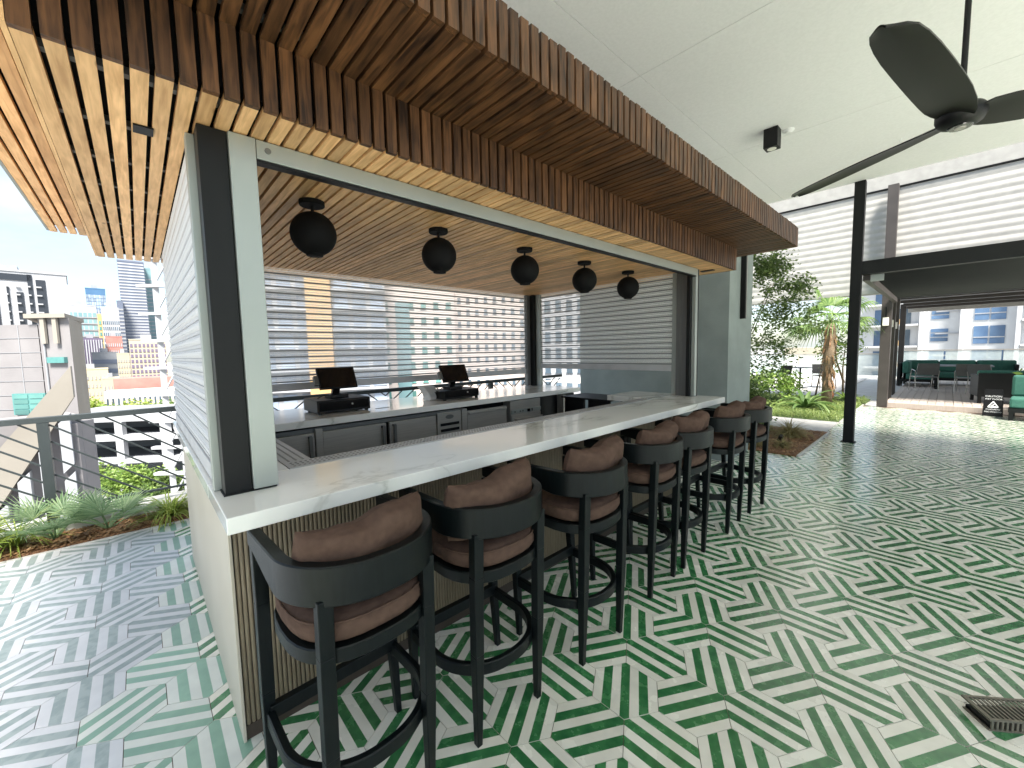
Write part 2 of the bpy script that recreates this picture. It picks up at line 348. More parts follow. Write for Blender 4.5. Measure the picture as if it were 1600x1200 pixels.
for m in range(-80, 120):
    for n in range(-80, 120):
        i = m+2*n; j = 1+m-n
        c = O_+E0*i+E1*j
        if not (-4.3 < c.x < 13.25 and -7.8 < c.y < 4.99): continue
        if .45 < c.x < 3.8 and 2.1 < c.y < 3.8: continue                                  # inside the bar
        if 6.8 < c.x < 8.6 and c.y > 1.52: continue                                      # first planter
        if c.x >= 8.6 and c.y > 1.55: continue                                            # walk and lawn
        tiles.append((c, (m+2*n) % 3))
def seen(c):
    d = c.x*math.cos(yaw)+c.y*math.sin(yaw); s = c.x*math.sin(yaw)-c.y*math.cos(yaw)
    return d > .95 and abs(s) < 1.32*d
def key(t): return (0 if seen(t[0]) else 1, t[0].length)
tiles.sort(key=key)
ROT = {0: math.radians(-30), 1: PI/2, 2: math.radians(30)}
rest = MB()
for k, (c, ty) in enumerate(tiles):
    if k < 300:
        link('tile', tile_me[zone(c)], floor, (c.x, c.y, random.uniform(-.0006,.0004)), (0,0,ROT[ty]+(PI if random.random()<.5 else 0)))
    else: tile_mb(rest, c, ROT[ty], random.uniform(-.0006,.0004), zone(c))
rest.build('tile_field', TM, floor, kind='stuff')

# ceiling of the covered terrace: painted panels with fine joints
ceil = bpy.data.objects.new('ceiling', None); C.objects.link(ceil); ceil['kind'] = 'structure'
xs = [-.8, 1.3, 3.5, 5.75, 8.2]; ysn = [-3.5, -2.6, -1.2, 2.0, 4.7]  # unseen south edge set by how far sunlight reaches in
for i in range(4):
    for j in range(4):
        g = MB(); g.box(xs[i]+.003, ysn[j]+.003, 4.0, xs[i+1]-.003, ysn[j+1]-.003, 4.06); g.build('panel', 'ceiling_white', ceil)
g = MB(); g.box(-2.3, -3.5, 4.0, -.803, 3.1, 4.06); g.build('panel', 'ceiling_white', ceil)  # unseen wing, added to keep the sun off the left floor
g = MB(); g.box(-.8, -3.5, 4.065, 8.2, 4.7, 4.5); g.box(-2.3, -3.5, 4.065, -.803, 3.1, 4.5); g.build('roof_slab', 'ceiling_white', ceil)  # second box roofs the added sun-blocking wing

# ================================================================== BAR
bar = thing('bar_counter', 'long marble topped bar with fluted wooden front and white end panel', 'bar', (.158,1.43,0))
ZT, ZB = 1.07, 1.0175
def cbox(*a): g = MB(); g.box(*a); return g
cbox(.158,1.43,ZB,4.10,1.87,ZT).build('countertop', 'marble', bar, bevel=.003, label='long marble front counter')
cbox(.158,1.872,ZB,.438,3.97,ZT).build('countertop', 'marble', bar, bevel=.003, label='marble counter under the left shutter')
cbox(3.57,1.872,ZB,4.10,2.40,ZT).build('countertop', 'marble', bar, bevel=.003, label='short marble return at the right end')
g = MB(); g.box(.44,1.872,ZB,3.56,1.984,ZT+.002); g.box(.44,1.985,ZB,.555,3.15,ZT+.002)
g.build('inner_ledge', 'alu_white', bar)
# perforation bumps of the drain ledge
g = MB()
for k in range(150):
    x = .46+k*.0205
    for y in (1.895,1.925,1.955): g.box(x,y,ZT+.002,x+.009,y+.009,ZT+.0035)
for k in range(56):
    y = 2.0+k*.0205
    for x in (.462,.492,.522): g.box(x,y,ZT+.002,x+.009,y+.009,ZT+.0035)
g.build('drain_pattern', 'steel_dark', bar, kind='stuff')
cbox(.215,1.862,.06,4.02,1.96,ZB-.002).build('front_wall', 'plinth', bar)
cbox(.215,1.855,0,4.02,1.94,.06).build('plinth', 'plinth', bar)
cbox(.204,1.846,.0,.215,3.93,ZB-.002).build('end_panel', 'beige', bar, bevel=.002)
cbox(4.02,1.846,.0,4.032,2.38,ZB-.002).build('end_panel', 'beige', bar)
cbox(.2155,1.963,.0,.50,3.92,ZB-.004).build('side_cabinet', 'steel_dark', bar)
g = MB(); a = [PI*k/5 for k in range(6)]; fr = .0078
poly = [(fr*math.cos(t), -.003-fr*.75*math.sin(t)) for t in reversed(a)]
g.prism(poly, .062, ZB-.004); flm = g.mesh('flute', 'flute', (0,0,0), True)
nf = 219
for k in range(nf): link('flute', flm, bar, (.227+k*.01733-.158, 1.862-1.43, 0))

# ---- back counter with fridges
bc = thing('back_counter', 'marble back counter over stainless fridges along the rear shutter', 'counter', (.56,3.17,0))
cbox(.56,3.17,ZB,4.115,3.975,ZT).build('countertop', 'marble', bc, bevel=.003)
cbox(.56,3.32,.08,3.9,3.9,ZB-.002).build('carcass', 'black_matt', bc)
cbox(.56,3.9,.0,4.05,3.93,ZB-.002).build('back_panel', 'post_grey', bc)
def fridge_door(x0, x1, hinge, handle):
    g = cbox(x0,3.20,.17,x1,3.235,.965); d = g.build('door', 'steel', bc, bevel=.004)
    if handle:
        hx = x0+.035 if handle < 0 else x1-.035
        h = MB(); h.bar((hx,3.17,.55),(hx,3.17,.945),.022,.02,(0,1,0)); h.box(hx-.011,3.17,.93,hx+.011,3.2,.95); h.box(hx-.011,3.17,.55,hx+.011,3.2,.57)
        h.build('handle', 'steel_dark', d)
fridge_door(.57,.93,1,1); fridge_door(.99,1.50,1,1); fridge_door(1.53,1.99,-1,-1); fridge_door(2.35,2.87,1,0)
for x0, x1 in ((.935,.985),(2.275,2.335),(3.80,3.85)):
    cbox(x0,3.185,.08,x1,3.32,.995).build('stile', 'steel', bc, bevel=.002)
cbox(.57,3.21,.97,2.27,3.32,1.0).build('top_rail', 'steel_dark', bc)
v = cbox(2.0,3.19,.17,2.265,3.32,.985).build('vent_panel', 'steel', bc, bevel=.002)
for k in range(7): cbox(2.03,3.18,.86-k*.055,2.235,3.1899,.885-k*.055).build('vent_slot', 'black', v)
g = MB(); g.lathe([(.0,-.004),(.045,-.004),(.045,.0),(0,.0)], n=24)
g2 = MB(); g2.add([(2.132+x*1.0, 3.186+0*z, .94+y*.45) if z < -.001 else (2.132+x, 3.19, .94+y*.45) for x,y,z in g.v], g.f); g2.build('badge', 'steel_dark', v)
cbox(2.36,3.18,.93,2.86,3.20,.955).build('handle', 'steel', bc, bevel=.004)
ic = thing('glass_washer', 'stainless undercounter glasswasher with a control strip under back counter', 'dishwasher', (2.92,3.2,0))
cbox(2.93,3.20,.10,3.40,3.75,1.005).build('body', 'steel', ic, bevel=.003)
cbox(2.935,3.185,.865,3.395,3.1995,.905).build('control_strip', 'alu', ic)
cbox(3.17,3.178,.87,3.21,3.1849,.9).build('display', 'screen', ic)
cbox(3.24,3.178,.87,3.25,3.1849,.9).build('switch', 'black', ic)
for x in (2.98,3.06,3.10): 
    g = MB(); g.lathe([(.009,-.006),(.009,.0)], n=12); q = MB(); q.add([(x+a, 3.1849+c, .885+b) for a,b,c in g.v], g.f); q.build('button', 'steel_dark', ic)
g = MB(); g.bar((2.98,3.165,.80),(3.39,3.165,.80),.02,.02); g.box(2.975,3.165,.79,2.995,3.2,.81); g.box(3.37,3.165,.79,3.39,3.2,.81); g.build('handle', 'steel', ic)
cbox(2.935,3.19,.12,3.395,3.1999,.85).build('door', 'steel', ic)
cbox(3.44,3.28,.1,3.79,3.32,1.0).build('recess_panel', 'post_dark', bc)
cbox(3.86,3.25,.1,4.09,3.32,1.0).build('recess_panel', 'col_brown', bc)

# ---- black half-door / service hatch at right inside
hd = thing('service_gate', 'black flap top gate between back counter and right end of bar', 'gate', (3.72,2.45,0))
cbox(3.66,2.44,.985,4.12,3.10,1.005).build('flap', 'black', hd, bevel=.003)
cbox(3.70,2.46,.08,3.73,2.74,.98).build('door', 'black', hd)
cbox(3.70,2.80,.08,3.73,3.08,.98).build('door', 'black', hd)
cbox(4.02,2.44,.08,4.08,2.52,.98).build('post', 'black', hd)

# ---- bar floor mat / inner floor
cbox(.56,1.98,.0,4.0,3.3,.012).build('bar_mat', 'black_matt', label='black rubber mat on the floor inside the bar', cat='mat')

# ---- posts and shutter guides
def post(label, parts, loc):
    t = thing('bar_post', label, 'post', loc, group='posts of the bar kiosk')
    for nm, b, m in parts: cbox(*b).build(nm, m, t, bevel=.002)
    return t
post('dark square corner post at near left corner of bar with pale shutter guides',
     [('post_core',(.188,1.668,ZT,.268,1.75,2.298),'post_dark'),('base_plate',(.182,1.66,ZT+.0005,.345,1.757,ZT+.006),'post_dark'),
      ('guide',(.270,1.652,ZT+.008,.348,1.73,2.296),'alu'),('guide',(.166,1.753,ZT+.002,.205,1.80,2.296),'alu'),('guide',(.172,1.802,ZT+.002,.200,1.835,2.296),'alu_white')], (.23,1.7,ZT))
post('grey steel post at the right end of the front counter with black guide channel',
     [('post_core',(3.975,1.70,ZT,4.07,1.86,2.298),'post_grey'),('guide',(3.925,1.70,ZT+.002,3.972,1.735,2.296),'post_dark'),('guide',(3.955,1.662,ZT+.002,4.0,1.698,2.296),'alu'),
      ('guide',(4.003,1.664,ZT+.002,4.03,1.698,2.296),'post_dark'),('guide',(4.01,1.862,ZT+.002,4.05,1.92,2.296),'alu')], (4,1.8,ZT))
post('dark post in the far corner where back and right shutters meet',
     [('post_core',(3.97,3.84,ZT,4.04,3.92,2.298),'post_dark'),('guide',(3.90,3.90,ZT+.002,3.965,3.955,2.296),'post_grey'),('guide',(4.01,3.76,ZT+.002,4.05,3.835,2.296),'alu')], (4,3.87,ZT))
post('pale post hidden behind the near column at the rear left corner',
     [('post_core',(.19,3.90,ZT,.27,3.97,2.298),'post_dark')], (.23,3.9,ZT))
hb = thing('header_beam', 'long pale aluminium shutter header along the front of the bar ceiling', 'beam', (.35,1.68,2.22))
cbox(.35,1.655,2.232,3.953,1.70,2.296).build('channel', 'alu', hb, bevel=.002)
cbox(.35,1.66,2.222,3.953,1.695,2.231).build('seal', 'black', hb)
g = MB(); g.lathe([(.010,0),(.010,.004)], n=16); q = MB(); q.add([(.385+a,1.655-c,2.265+b) for a,b,c in g.v], g.f); q.build('screw', 'steel_dark', hb)

# ---- roller shutters
def slat_profile(h, dep):
    pts = []
    for k in range(7):
        t = k/6; pts.append((-dep*math.sin(PI*t), .011+t*(h-.011)))
    return pts
def shutter(label, p0, p1, z0, z1, n, outward, sm='perf', bm_='shutter_rib'):
    """slats along p0->p1, bulging along outward"""
    p0 = Vector((*p0,0)); p1 = Vector((*p1,0)); t = thing('roller_shutter', label, 'shutter', (p0.x,p0.y,z0))
    u = p1-p0; ln = u.length; ang = math.atan2(u.y,u.x); o = Vector((*outward,0)); h = (z1-z0-.075)/n
    side = o.dot(Vector((-math.sin(ang),math.cos(ang),0)))
    g = MB(); prof = slat_profile(h, .012)
    g.add([(0,-y*side*0+(-y)*side,z) for y,z in prof]+[(ln,(-y)*side,z) for y,z in prof], [(k,k+1,7+k+1,7+k) for k in range(6)], 0)
    g.box(0,-.006,0,ln,.006,.0115,1)
    me = g.mesh('slat', [sm,bm_]); me.polygons.foreach_set('use_smooth', [True]*6+[False]*(len(me.polygons)-6))
    for k in range(n): link('slat', me, t, (0,0,.075+k*h), (0,0,ang))
    b = MB(); b.box(0,-.012,0,ln,.012,.066); link('bottom_bar', b.mesh('bottom_bar','alu_white'), t, (0,0,0.004), (0,0,ang), bevel=.003)
    return t
shutter('closed silver roller shutter on the left side of the bar', (.187,1.835), (.187,3.90), ZT+.002, 2.30, 21, (-1,0), 'perf_tight', 'alu_white')
shutter('perforated roller shutter behind the two tills, almost closed', (.275,3.93), (3.90,3.93), 1.235, 2.30, 18, (0,1))
shutter('perforated roller shutter at the right end of the bar, stopped above the railing', (4.03,1.925), (4.03,3.76), 1.305, 2.30, 17, (1,0))

# ---- canopy
cn = thing('slatted_canopy', 'stepped wooden slat canopy over the bar', 'canopy', (-.42,1.04,2.3))
XL, XR, YF, YB = -.163, 4.352, 1.452, 4.25
UXL, UXR, UYF, UYB = -.413, 4.777, 1.04, 4.56
Z1, Z2, Z3 = 2.30, 2.505, 2.685
cl = wloc(cn)
def boardmesh(name, l, m, w=.0375, t=.02):
    g = MB(); g.box(-w/2,0,0,w/2,l,t); return g.mesh(name, m)
mw = boardmesh('ceiling_slat', YB-YF, 'wood_lit')
mfl = boardmesh('fascia_slat', Z2-Z1-.0005, 'wood_shaded')
msf = boardmesh('soffit_slat', YF-UYF, 'wood_shaded')
mfu = boardmesh('fascia_slat_upper', Z3-Z2, 'wood_shaded')
msl = boardmesh('soffit_slat_long', UYB-UYF-.002, 'wood_lit')
msr = boardmesh('soffit_slat_long', UYB-UYF-.002, 'wood_shaded')
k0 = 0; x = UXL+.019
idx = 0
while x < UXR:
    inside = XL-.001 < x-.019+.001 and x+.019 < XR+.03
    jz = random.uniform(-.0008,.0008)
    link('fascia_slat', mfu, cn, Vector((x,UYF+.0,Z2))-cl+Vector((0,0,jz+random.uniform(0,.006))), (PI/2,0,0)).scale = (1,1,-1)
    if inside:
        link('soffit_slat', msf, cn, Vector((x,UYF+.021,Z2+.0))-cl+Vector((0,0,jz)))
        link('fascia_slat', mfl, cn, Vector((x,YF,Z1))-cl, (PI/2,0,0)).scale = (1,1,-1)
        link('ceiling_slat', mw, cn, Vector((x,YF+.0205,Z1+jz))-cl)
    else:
        link('soffit_slat', msl if x < 1 else msr, cn, Vector((x,UYF+.021,Z2))-cl+Vector((0,0,jz)))  # left soffit gets the lit wood copy, right the shaded one
    x += .05
g = MB(); g.box(XL+.01,YF+.045,Z1+.045,XR-.01,YB-.02,Z2+.02); g.box(UXL+.01,UYF+.045,Z2+.042,UXR-.01,UYB-.02,Z3-.03)
g.build('backing', 'black_matt', cn)
g = MB()
for y in (1.56,1.9,2.24,2.58,2.92,3.26,3.6,3.94,4.18): g.box(XL+.02,y,Z1+.024,XR-.02,y+.025,Z1+.044)
for y in (1.15,1.40): g.box(XL+.02,y,Z2+.022,XR-.02,y+.02,Z2+.041)
g.build('furring_strip', 'steel_dark', cn, kind='stuff')
cbox(XL-.012,YF,Z1,XL-.001,YB,Z2-.002).build('side_board', 'wood_lit', cn)
cbox(XR+.02,YF,Z1,XR+.032,YB,Z2-.002).build('side_board', 'wood_shaded', cn)
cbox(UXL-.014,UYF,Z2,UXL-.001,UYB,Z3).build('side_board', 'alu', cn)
cbox(UXR+.001,UYF,Z2,UXR+.014,UYB,Z3).build('side_board', 'wood_shaded', cn)
# slot of a linear fitting in the left underside
cbox(.04,1.80,Z1-.006,.09,1.86,Z1-.001).build('slot', 'black', cn)
cbox(4.13,1.58,Z1-.006,4.19,1.70,Z1-.001).build('slot', 'black', cn)

# ---- globe lamps
def globe(x, label):
    t = thing('globe_lamp', label, 'lamp', (x,2.15,2.298), group='black globe ceiling lamps over the bar')
    g = MB(); g.lathe([(.055,-.022),(.058,-.018),(.058,0)], (x,2.15,2.298), 28); g.build('canopy_plate', 'black_matt', t, smooth=False)
    g = MB(); g.lathe([(.008,-.06),(.008,-.022)], (x,2.15,2.298), 12); g.build('stem', 'black', t)
    g = MB(); R = .105; c = -.155
    g.lathe([(.038,c-R*.93-.008),(.040,c-R*.93)]+[(R*math.sin(a), c-R*math.cos(a)) for a in [.38+k*(PI-.5)/22 for k in range(23)]], (x,2.15,2.298), 40)
    g.build('shade', 'black_matt', t, smooth=True)
for x, l in zip((.677,1.40,2.14,2.86,3.555), ('black globe lamp nearest the camera, over left end of bar','black globe lamp second from the near post','black globe lamp in the middle of the row of five','black globe lamp second from the right post','black globe lamp farthest away, beside the right shutter')): globe(x, l)

# ================================================================== BAR STOOLS
def sweep(mb, path, zs, th, mi=0):
    """path: list of (x,y); zs: list of (z0,z1); th: half thickness. rectangular section, slight rounding by bevel"""
    n = len(path); rows = []
    for i, (x, y) in enumerate(path):
        a = Vector(path[max(i-1,0)]); b = Vector(path[min(i+1,n-1)]); d = (b-a).normalized(); nx, ny = -d.y, d.x
        z0, z1 = zs[i]; t = th if not isinstance(th, list) else th[i]; e = min(.004, t*.4)
        sec = [(-t,z0+e),(-t+e,z0),(t-e,z0),(t,z0+e),(t,z1-e),(t-e,z1),(-t+e,z1),(-t,z1-e)]
        rows.append([(x+nx*o, y+ny*o, z) for o, z in sec])
    mb.grid(rows, mi, True); k = len(mb.v); m = 8
    base = k-n*m; mb.f.append(tuple(base+i for i in range(m))[::-1]); mb.m.append(mi); mb.f.append(tuple(base+(n-1)*m+i for i in range(m))); mb.m.append(mi)
def upath(wf, wb, yf, yb, rad, n=9, cx=0):
    """U path open to +y: from left front to right front round the back"""
    pts = [(cx-wf, yf)]
    for k in range(1,4): t = k/4; pts.append((cx-wf+(wf-wb)*t*.0, yf+(yb+rad-yf)*t))
    for k in range(n+1):
        a = PI+ (PI/2)*k/n; pts.append((cx-wf+rad+rad*math.cos(a), yb+rad+rad*math.sin(a)))
    m = 5
    for k in range(1,m): pts.append((cx-wf+rad+(2*wf-2*rad)*k/m, yb))
    for k in range(n+1):
        a = 1.5*PI+(PI/2)*k/n; pts.append((cx+wf-rad+rad*math.cos(a), yb+rad+rad*math.sin(a)))
    for k in range(3,0,-1): t = k/4; pts.append((cx+wf, yf+(yb+rad-yf)*t))
    pts.append((cx+wf, yf)); return pts
def pillow(W, D_, T, nu=22, nv=16, curve=0, sag=0, seed=0, ex=4):
    rows = []
    for s in (1,-1):
        rs = []
        for i in range(nu+1):
            u = -1+2*i/nu; row = []
            for j in range(nv+1):
                v_ = -1+2*j/nv
                e = (max(0,1-abs(u)**ex)*max(0,1-abs(v_)**ex))**.5
                pu = u*(1-.05*v_*v_); pv = v_*(1-.05*u*u)
                nz = noise.noise(Vector((u*2.3+seed,v_*2.3,seed*3.1)))*.10+noise.noise(Vector((u*6+seed,v_*3,seed)))*.05
                z = s*T*e*(.92+nz) + (nz*T*.5 if e > .1 else 0)
                row.append((pu*W, pv*D_, z))
            rs.append(row)
        rows.append(rs)
    return rows
def add_pillow(mb, W, D_, T, f, **k):
    a, b = pillow(W, D_, T, **k)
    mb.grid([[f(p) for p in r] for r in a]); mb.grid([[f(p) for p in r[::-1]] for r in b])

def make_stool(label):
    t = thing('bar_stool', label, 'bar stool', (0,0,0), group='dark wooden bar stools along the bar')
    # legs: (foot, top)
    for fx, fy, tx, ty, nm in ((-.240,.165,-.226,.205,'front'),(.240,.165,.226,.205,'front'),(-.165,-.205,-.165,-.222,'rear'),(.165,-.205,.165,-.222,'rear')):
        g = MB(); a = Vector((fx,fy,0)); b = Vector((tx,ty,.70)); mid = a.lerp(b,.55)
        top = .90 if nm == 'front' else .875
        g.bar(a,mid,.024,.028,(0,1,0),0,.040,.040); g.bar(mid,b,.040,.040,(0,1,0),0,.042,.040); g.bar(b,(tx,ty-(0.0 if nm=='front' else .008),top),.042,.040,(0,1,0),0,.044,.036)
        g.build('leg', 'slate_wood', t, bevel=.003)
    # back rail
    path = upath(.232,.232,.225,-.285,.215,20)
    n = len(path); zs = []
    for i, (x,y) in enumerate(path):
        k = max(0,min(1,(y+.12)/.35)); k = k*k*(3-2*k); zs.append((.855+.05*k, .972-.012*k))
    g = MB(); sweep(g, path, zs, .019); g.build('back_rail', 'slate_wood', t, smooth='auto')
    # seat frame ring
    fp = []
    for k in range(33):
        a = 2*PI*k/32; fp.append((.215*math.copysign(abs(math.cos(a))**.75,math.cos(a)), -.02+.225*math.copysign(abs(math.sin(a))**.75,math.sin(a))))
    g = MB(); sweep(g, fp, [(.665,.712)]*33, .014); g.build('seat_frame', 'slate_wood', t, smooth='auto')
    g = MB(); g.prism(fp[:-1], .690, .700); g.build('seat_panel', 'black', t)
    # seat cushion: rounded pad following the frame
    g = MB(); rows = []
    for kz, (sc_, z) in enumerate(((.0,.714),(.90,.714),(.985,.722),(1.03,.740),(1.035,.762),(1.0,.782),(.93,.794),(.80,.802),(.55,.808),(.25,.811),(.0,.812))):
        rows.append([(x*sc_*1.0, -.02+(y+.02)*sc_, z+.004*noise.noise(Vector((x*9*sc_,y*9*sc_,.3)))*(1 if kz > 4 else 0)) for x, y in fp[:-1]])
    g.grid(rows, 0, True); g.build('seat_cushion', 'brown_cloth', t, smooth=True)
    g = MB(); g.tube([(x*1.02,-.02+(y+.02)*1.02,.784) for x,y in fp], .0035, 5); g.build('piping', 'brown_cloth', t, smooth=True)
    # foot ring: U at back, straight bar at front
    path = upath(.232,.232,.165,-.225,.215,20)
    g = MB(); sweep(g, path, [(.272,.322)]*len(path), .013); g.build('foot_ring', 'slate_wood', t, smooth='auto')
    g = MB(); g.bar((-.232,.17,.315),(.232,.17,.315),.030,.05); g.build('stretcher', 'slate_wood', t, bevel=.003)
    # loose back cushion leaning in the rail
    g = MB()
    def f(p):
        x, y, z = p; yy = -.175+z+1.15*x*x
        top = max(0,(y+.02)/.13)
        droop = top*(.016*math.sin(x*13+.6)+.022*max(0,abs(x)-.12)/.1-.018*math.exp(-((x+.02)/.05)**2))
        cr_ = .007*math.sin(x*34+y*9)*math.exp(-((y-.05)/.06)**2)+.005*math.sin(x*21-y*40)
        return (x*1.0, yy-y*.10+cr_, .936+y*1.0+droop)
    add_pillow(g, .212, .118, .070, f, seed=4.7, ex=7, nu=44, nv=26)
    g.build('back_cushion', 'brown_cloth', t, smooth=True)
    return t
LB = ['bar stool nearest the camera, at the left corner of the bar','bar stool second from the left corner of the bar','bar stool third from the left corner of the bar','bar stool in the middle of the row of seven','bar stool third from the far end of the bar','bar stool second from the far end of the bar','bar stool farthest away, beside the grey wall']
pos = [(.488,1.382,.03),(1.05,1.392,-.02),(1.67,1.362,0.0),(2.395,1.40,.03),(2.885,1.40,-.02),(3.66,1.395,.05),(4.245,1.385,-.04)]
first = make_stool(LB[0])
for i,(x,y,a) in enumerate(pos):
    if i:
        r_ = copy_tree(first, (x,y,0), a, LB[i])
        for ch in r_.children:
            if ch.name.startswith('back_cushion'):
                ch.scale = (random.uniform(.95,1.04), 1, random.uniform(.985,1.02)); ch.location.x += random.uniform(-.012,.012); ch.rotation_euler = (0, random.uniform(-.04,.04), random.uniform(-.05,.05))
first.location = (pos[0][0],pos[0][1],0); first.rotation_euler = (0,0,pos[0][2])

# ================================================================== TILLS
def till(loc, rz, label, round_=False):
    t = thing('cash_till', label, 'till', loc, rz)
    g = MB()
    if round_: 
        pl = [(-.17+.05*math.cos(a),-.10+.05*math.sin(a)) for a in [PI+k*PI/8 for k in range(5)]]+[(.17+.08*math.cos(a),-.07+.08*math.sin(a)) for a in [1.5*PI+k*PI/8 for k in range(5)]]+[(.25,.16),(-.22,.16)]
        g.prism(pl, .012, .095)
    else: g.box(-.215,-.17,.012,.215,.19,.115)
    def bl(name, g, m, **k):
        me = g.mesh(name, m); return link(name, me, t, **k)
    bl('drawer_box', g, 'black', bevel=.006)
    g = MB()
    for x in (-.19,.19):
        for y in (-.14,.12): g.box(x-.012,y-.012,0,x+.012,y+.012,.012)
    bl('foot', g, 'black')
    g = MB(); g.box(-.2,-.172,.03,.2,-.1705,.1); bl('drawer_front', g, 'black_gloss')
    g = MB(); g.lathe([(.008,0),(.008,.004)], n=12); q = MB(); q.add([(.06+a,-.1725-c,.07+b) for a,b,c in g.v], g.f); bl('lock', q, 'steel')
    zt = .115 if not round_ else .095
    g = MB(); g.box(-.07,-.05,zt,.08,.10,zt+.03); bl('stand_base', g, 'black', bevel=.005)
    g = MB(); g.bar((0.0,.04,zt+.03),(0.0,.0,zt+.12),.06,.035,(0,1,0)); bl('stand_neck', g, 'black')
    g = MB(); W, Hh = .155, .095
    g.box(-W,-.012,-Hh,W,.012,Hh)
    s = bl('screen_case', g, 'black', bevel=.004, loc=(.0,-.02,zt+.165), rot=(-.45,0,0.0))
    g = MB(); g.box(-W+.012,-.0135,-Hh+.012,W-.012,-.0122,Hh-.012); sc = link('screen', g.mesh('screen','screen'), s)
    g = MB(); g.box(-W-.035,-.03,-.05,-W-.001,.01,.03); bl('card_reader', g, 'steel_dark', bevel=.004, loc=(0,-.02,zt+.155), rot=(-.45,0,0))
    g = MB(); g.tube([(-.15,.02,zt+.004),(-.09,.06,zt+.02),(-.03,.05,zt+.012),(.0,.06,zt+.03)], .004, 6); bl('cable', g, 'black')
    return t
till((1.225,3.53,ZT), .0, 'black till with tilted tablet screen, nearer the left column')
till((2.40,3.50,ZT), -.05, 'black till with tilted tablet screen and rounded drawer, next to the paper stack', True)
mt = thing('paper_stack', 'stack of curled white paper menus beside the farther till', 'paper', (2.12,3.55,ZT))
for k in range(6):
    g = MB(); rows = []
    for i in range(9):
        tt = i/8; rows.append([(2.04+k*.022+.07*math.sin(tt*2.2), 3.48+.0*k, ZT+.004+.14*(1-tt)**1.3+k*.0005), (2.04+k*.022+.07*math.sin(tt*2.2), 3.62, ZT+.004+.14*(1-tt)**1.3+k*.0005)])
    g.grid(rows); o = g.build('sheet', 'paper', mt); sm = o.modifiers.new('s','SOLIDIFY'); sm.thickness = .0012
# loose flat papers near first till
cbox(1.5,3.36,ZT+.0005,1.62,3.40,ZT+.002).build('pen_tray', 'steel', label='slim metal strip lying on back counter right of nearer till', cat='strip')

# ================================================================== FAN, DOWNLIGHT, SPRINKLER
fan = thing('ceiling_fan', 'large matt black three blade ceiling fan on a long rod', 'fan', (3.33,.01,2.75))
def fb(name, g, m, **k): return link(name, g.mesh(name, m, smooth=k.pop('smooth', False)), fan, **k)
g = MB(); g.lathe([(.013,.06),(.013,1.25)], n=14); fb('rod', g, 'black')
g = MB(); g.lathe([(.045,1.17),(.06,1.25)], n=20); fb('ceiling_cup', g, 'black')
g = MB(); g.lathe([(.02,-.045),(.055,-.045),(.085,-.03),(.10,.0),(.10,.03),(.085,.05),(.04,.062),(.012,.064)], n=36); fb('motor_hub', g, 'black', smooth=True)
g = MB(); g.lathe([(.0,-.052),(.045,-.052),(.05,-.046)], n=28); fb('hub_cap', g, 'black_gloss')
g = MB(); g.lathe([(.0,-.056),(.022,-.056),(.024,-.05)], n=20); fb('cap_ring', g, 'steel')
g = MB()
rs = [.03,.09,.16,.26,.40,.56,.72,.88,1.0,1.08,1.12,1.15]
le = [.05,.075,.095,.112,.122,.126,.126,.124,.118,.108,.085,.03]
te = [-.07,-.10,-.108,-.104,-.095,-.086,-.077,-.067,-.055,-.042,-.03,-.005]
tw = [.25,.3,.28,.25,.2,.17,.15,.13,.12,.12,.12,.12]
top = []; bot = []
for r_, a, b, w_ in zip(rs, le, te, tw):
    row = []; rw = []
    for k in range(9):
        c = b+(a-b)*k/8; z = -c*math.sin(w_)+.012*math.cos((k/8-.5)*PI)+.02*(r_-.05)
        row.append((r_, c*math.cos(w_), z)); rw.append((r_, c*math.cos(w_), z-.008))
    top.append(row); bot.append(rw[::-1])
g.grid(top); g.grid(bot)
for i in range(len(rs)-1):
    g.add([top[i][0],top[i+1][0],bot[i+1][-1],bot[i][-1]], [(0,1,2,3)]); g.add([top[i][-1],bot[i][0],bot[i+1][0],top[i+1][-1]], [(0,1,2,3)])
bm = g.mesh('blade', 'fan_bronze', smooth=True)
for a in (168,50,288): link('blade', bm, fan, (0,0,0), (0,0,math.radians(a)))
dl = thing('downlight', 'small square black surface downlight on the white ceiling', 'ceiling light', (5.47,1.47,4))
cbox(5.40,1.40,3.79,5.54,1.54,3.999).build('housing', 'black', dl, bevel=.003)
g = MB(); g.lathe([(.045,3.785),(.045,3.789)], (5.47,1.47,0), 24); g.build('lens', 'lamp_glow', dl)
g = MB(); g.lathe([(.03,3.965),(.055,3.985),(.055,3.999)], (5.62,1.35,0), 20); g.build('smoke_detector', 'white_print', label='small round white detector on ceiling by the downlight', cat='detector')
g = MB(); g.lathe([(.018,3.95),(.006,3.96),(.006,3.999)], (6.9,.5,0), 12); g.build('sprinkler', 'white_print', label='small white ceiling sprinkler beneath the fan hub in view', cat='sprinkler')

# floor drain grille at the right edge
gr = thing('vent_grille', 'low metal grille box with upright slats at the right edge of tiled floor', 'grille', (2.392,-.178,0), math.radians(-50))
P('grille_metal', (.20, .18, .14), rough=.5, metal=.3)
def gl(name, g, m): return link(name, g.mesh(name,m), gr)
g = MB(); g.box(0,-.008,.042,.4,.0,.05); g.box(0,-.008,0,.4,0,.006); g.box(0,.1,.042,.4,.11,.05); g.box(0,.0,.042,.008,.1,.05); g.box(0,0,0,.008,.1,.006); gl('frame', g, 'grille_metal')
for k in range(22):
    q = MB(); q.box(.010+k*.0175,-.006,.0061,.018+k*.0175,.0,.0418); q.box(.010+k*.0175,.0005,.044,.018+k*.0175,.0995,.048); gl('slat', q, 'grille_metal')
q = MB(); q.box(.009,.002,.001,.39,.098,.02); gl('tray', q, 'black')

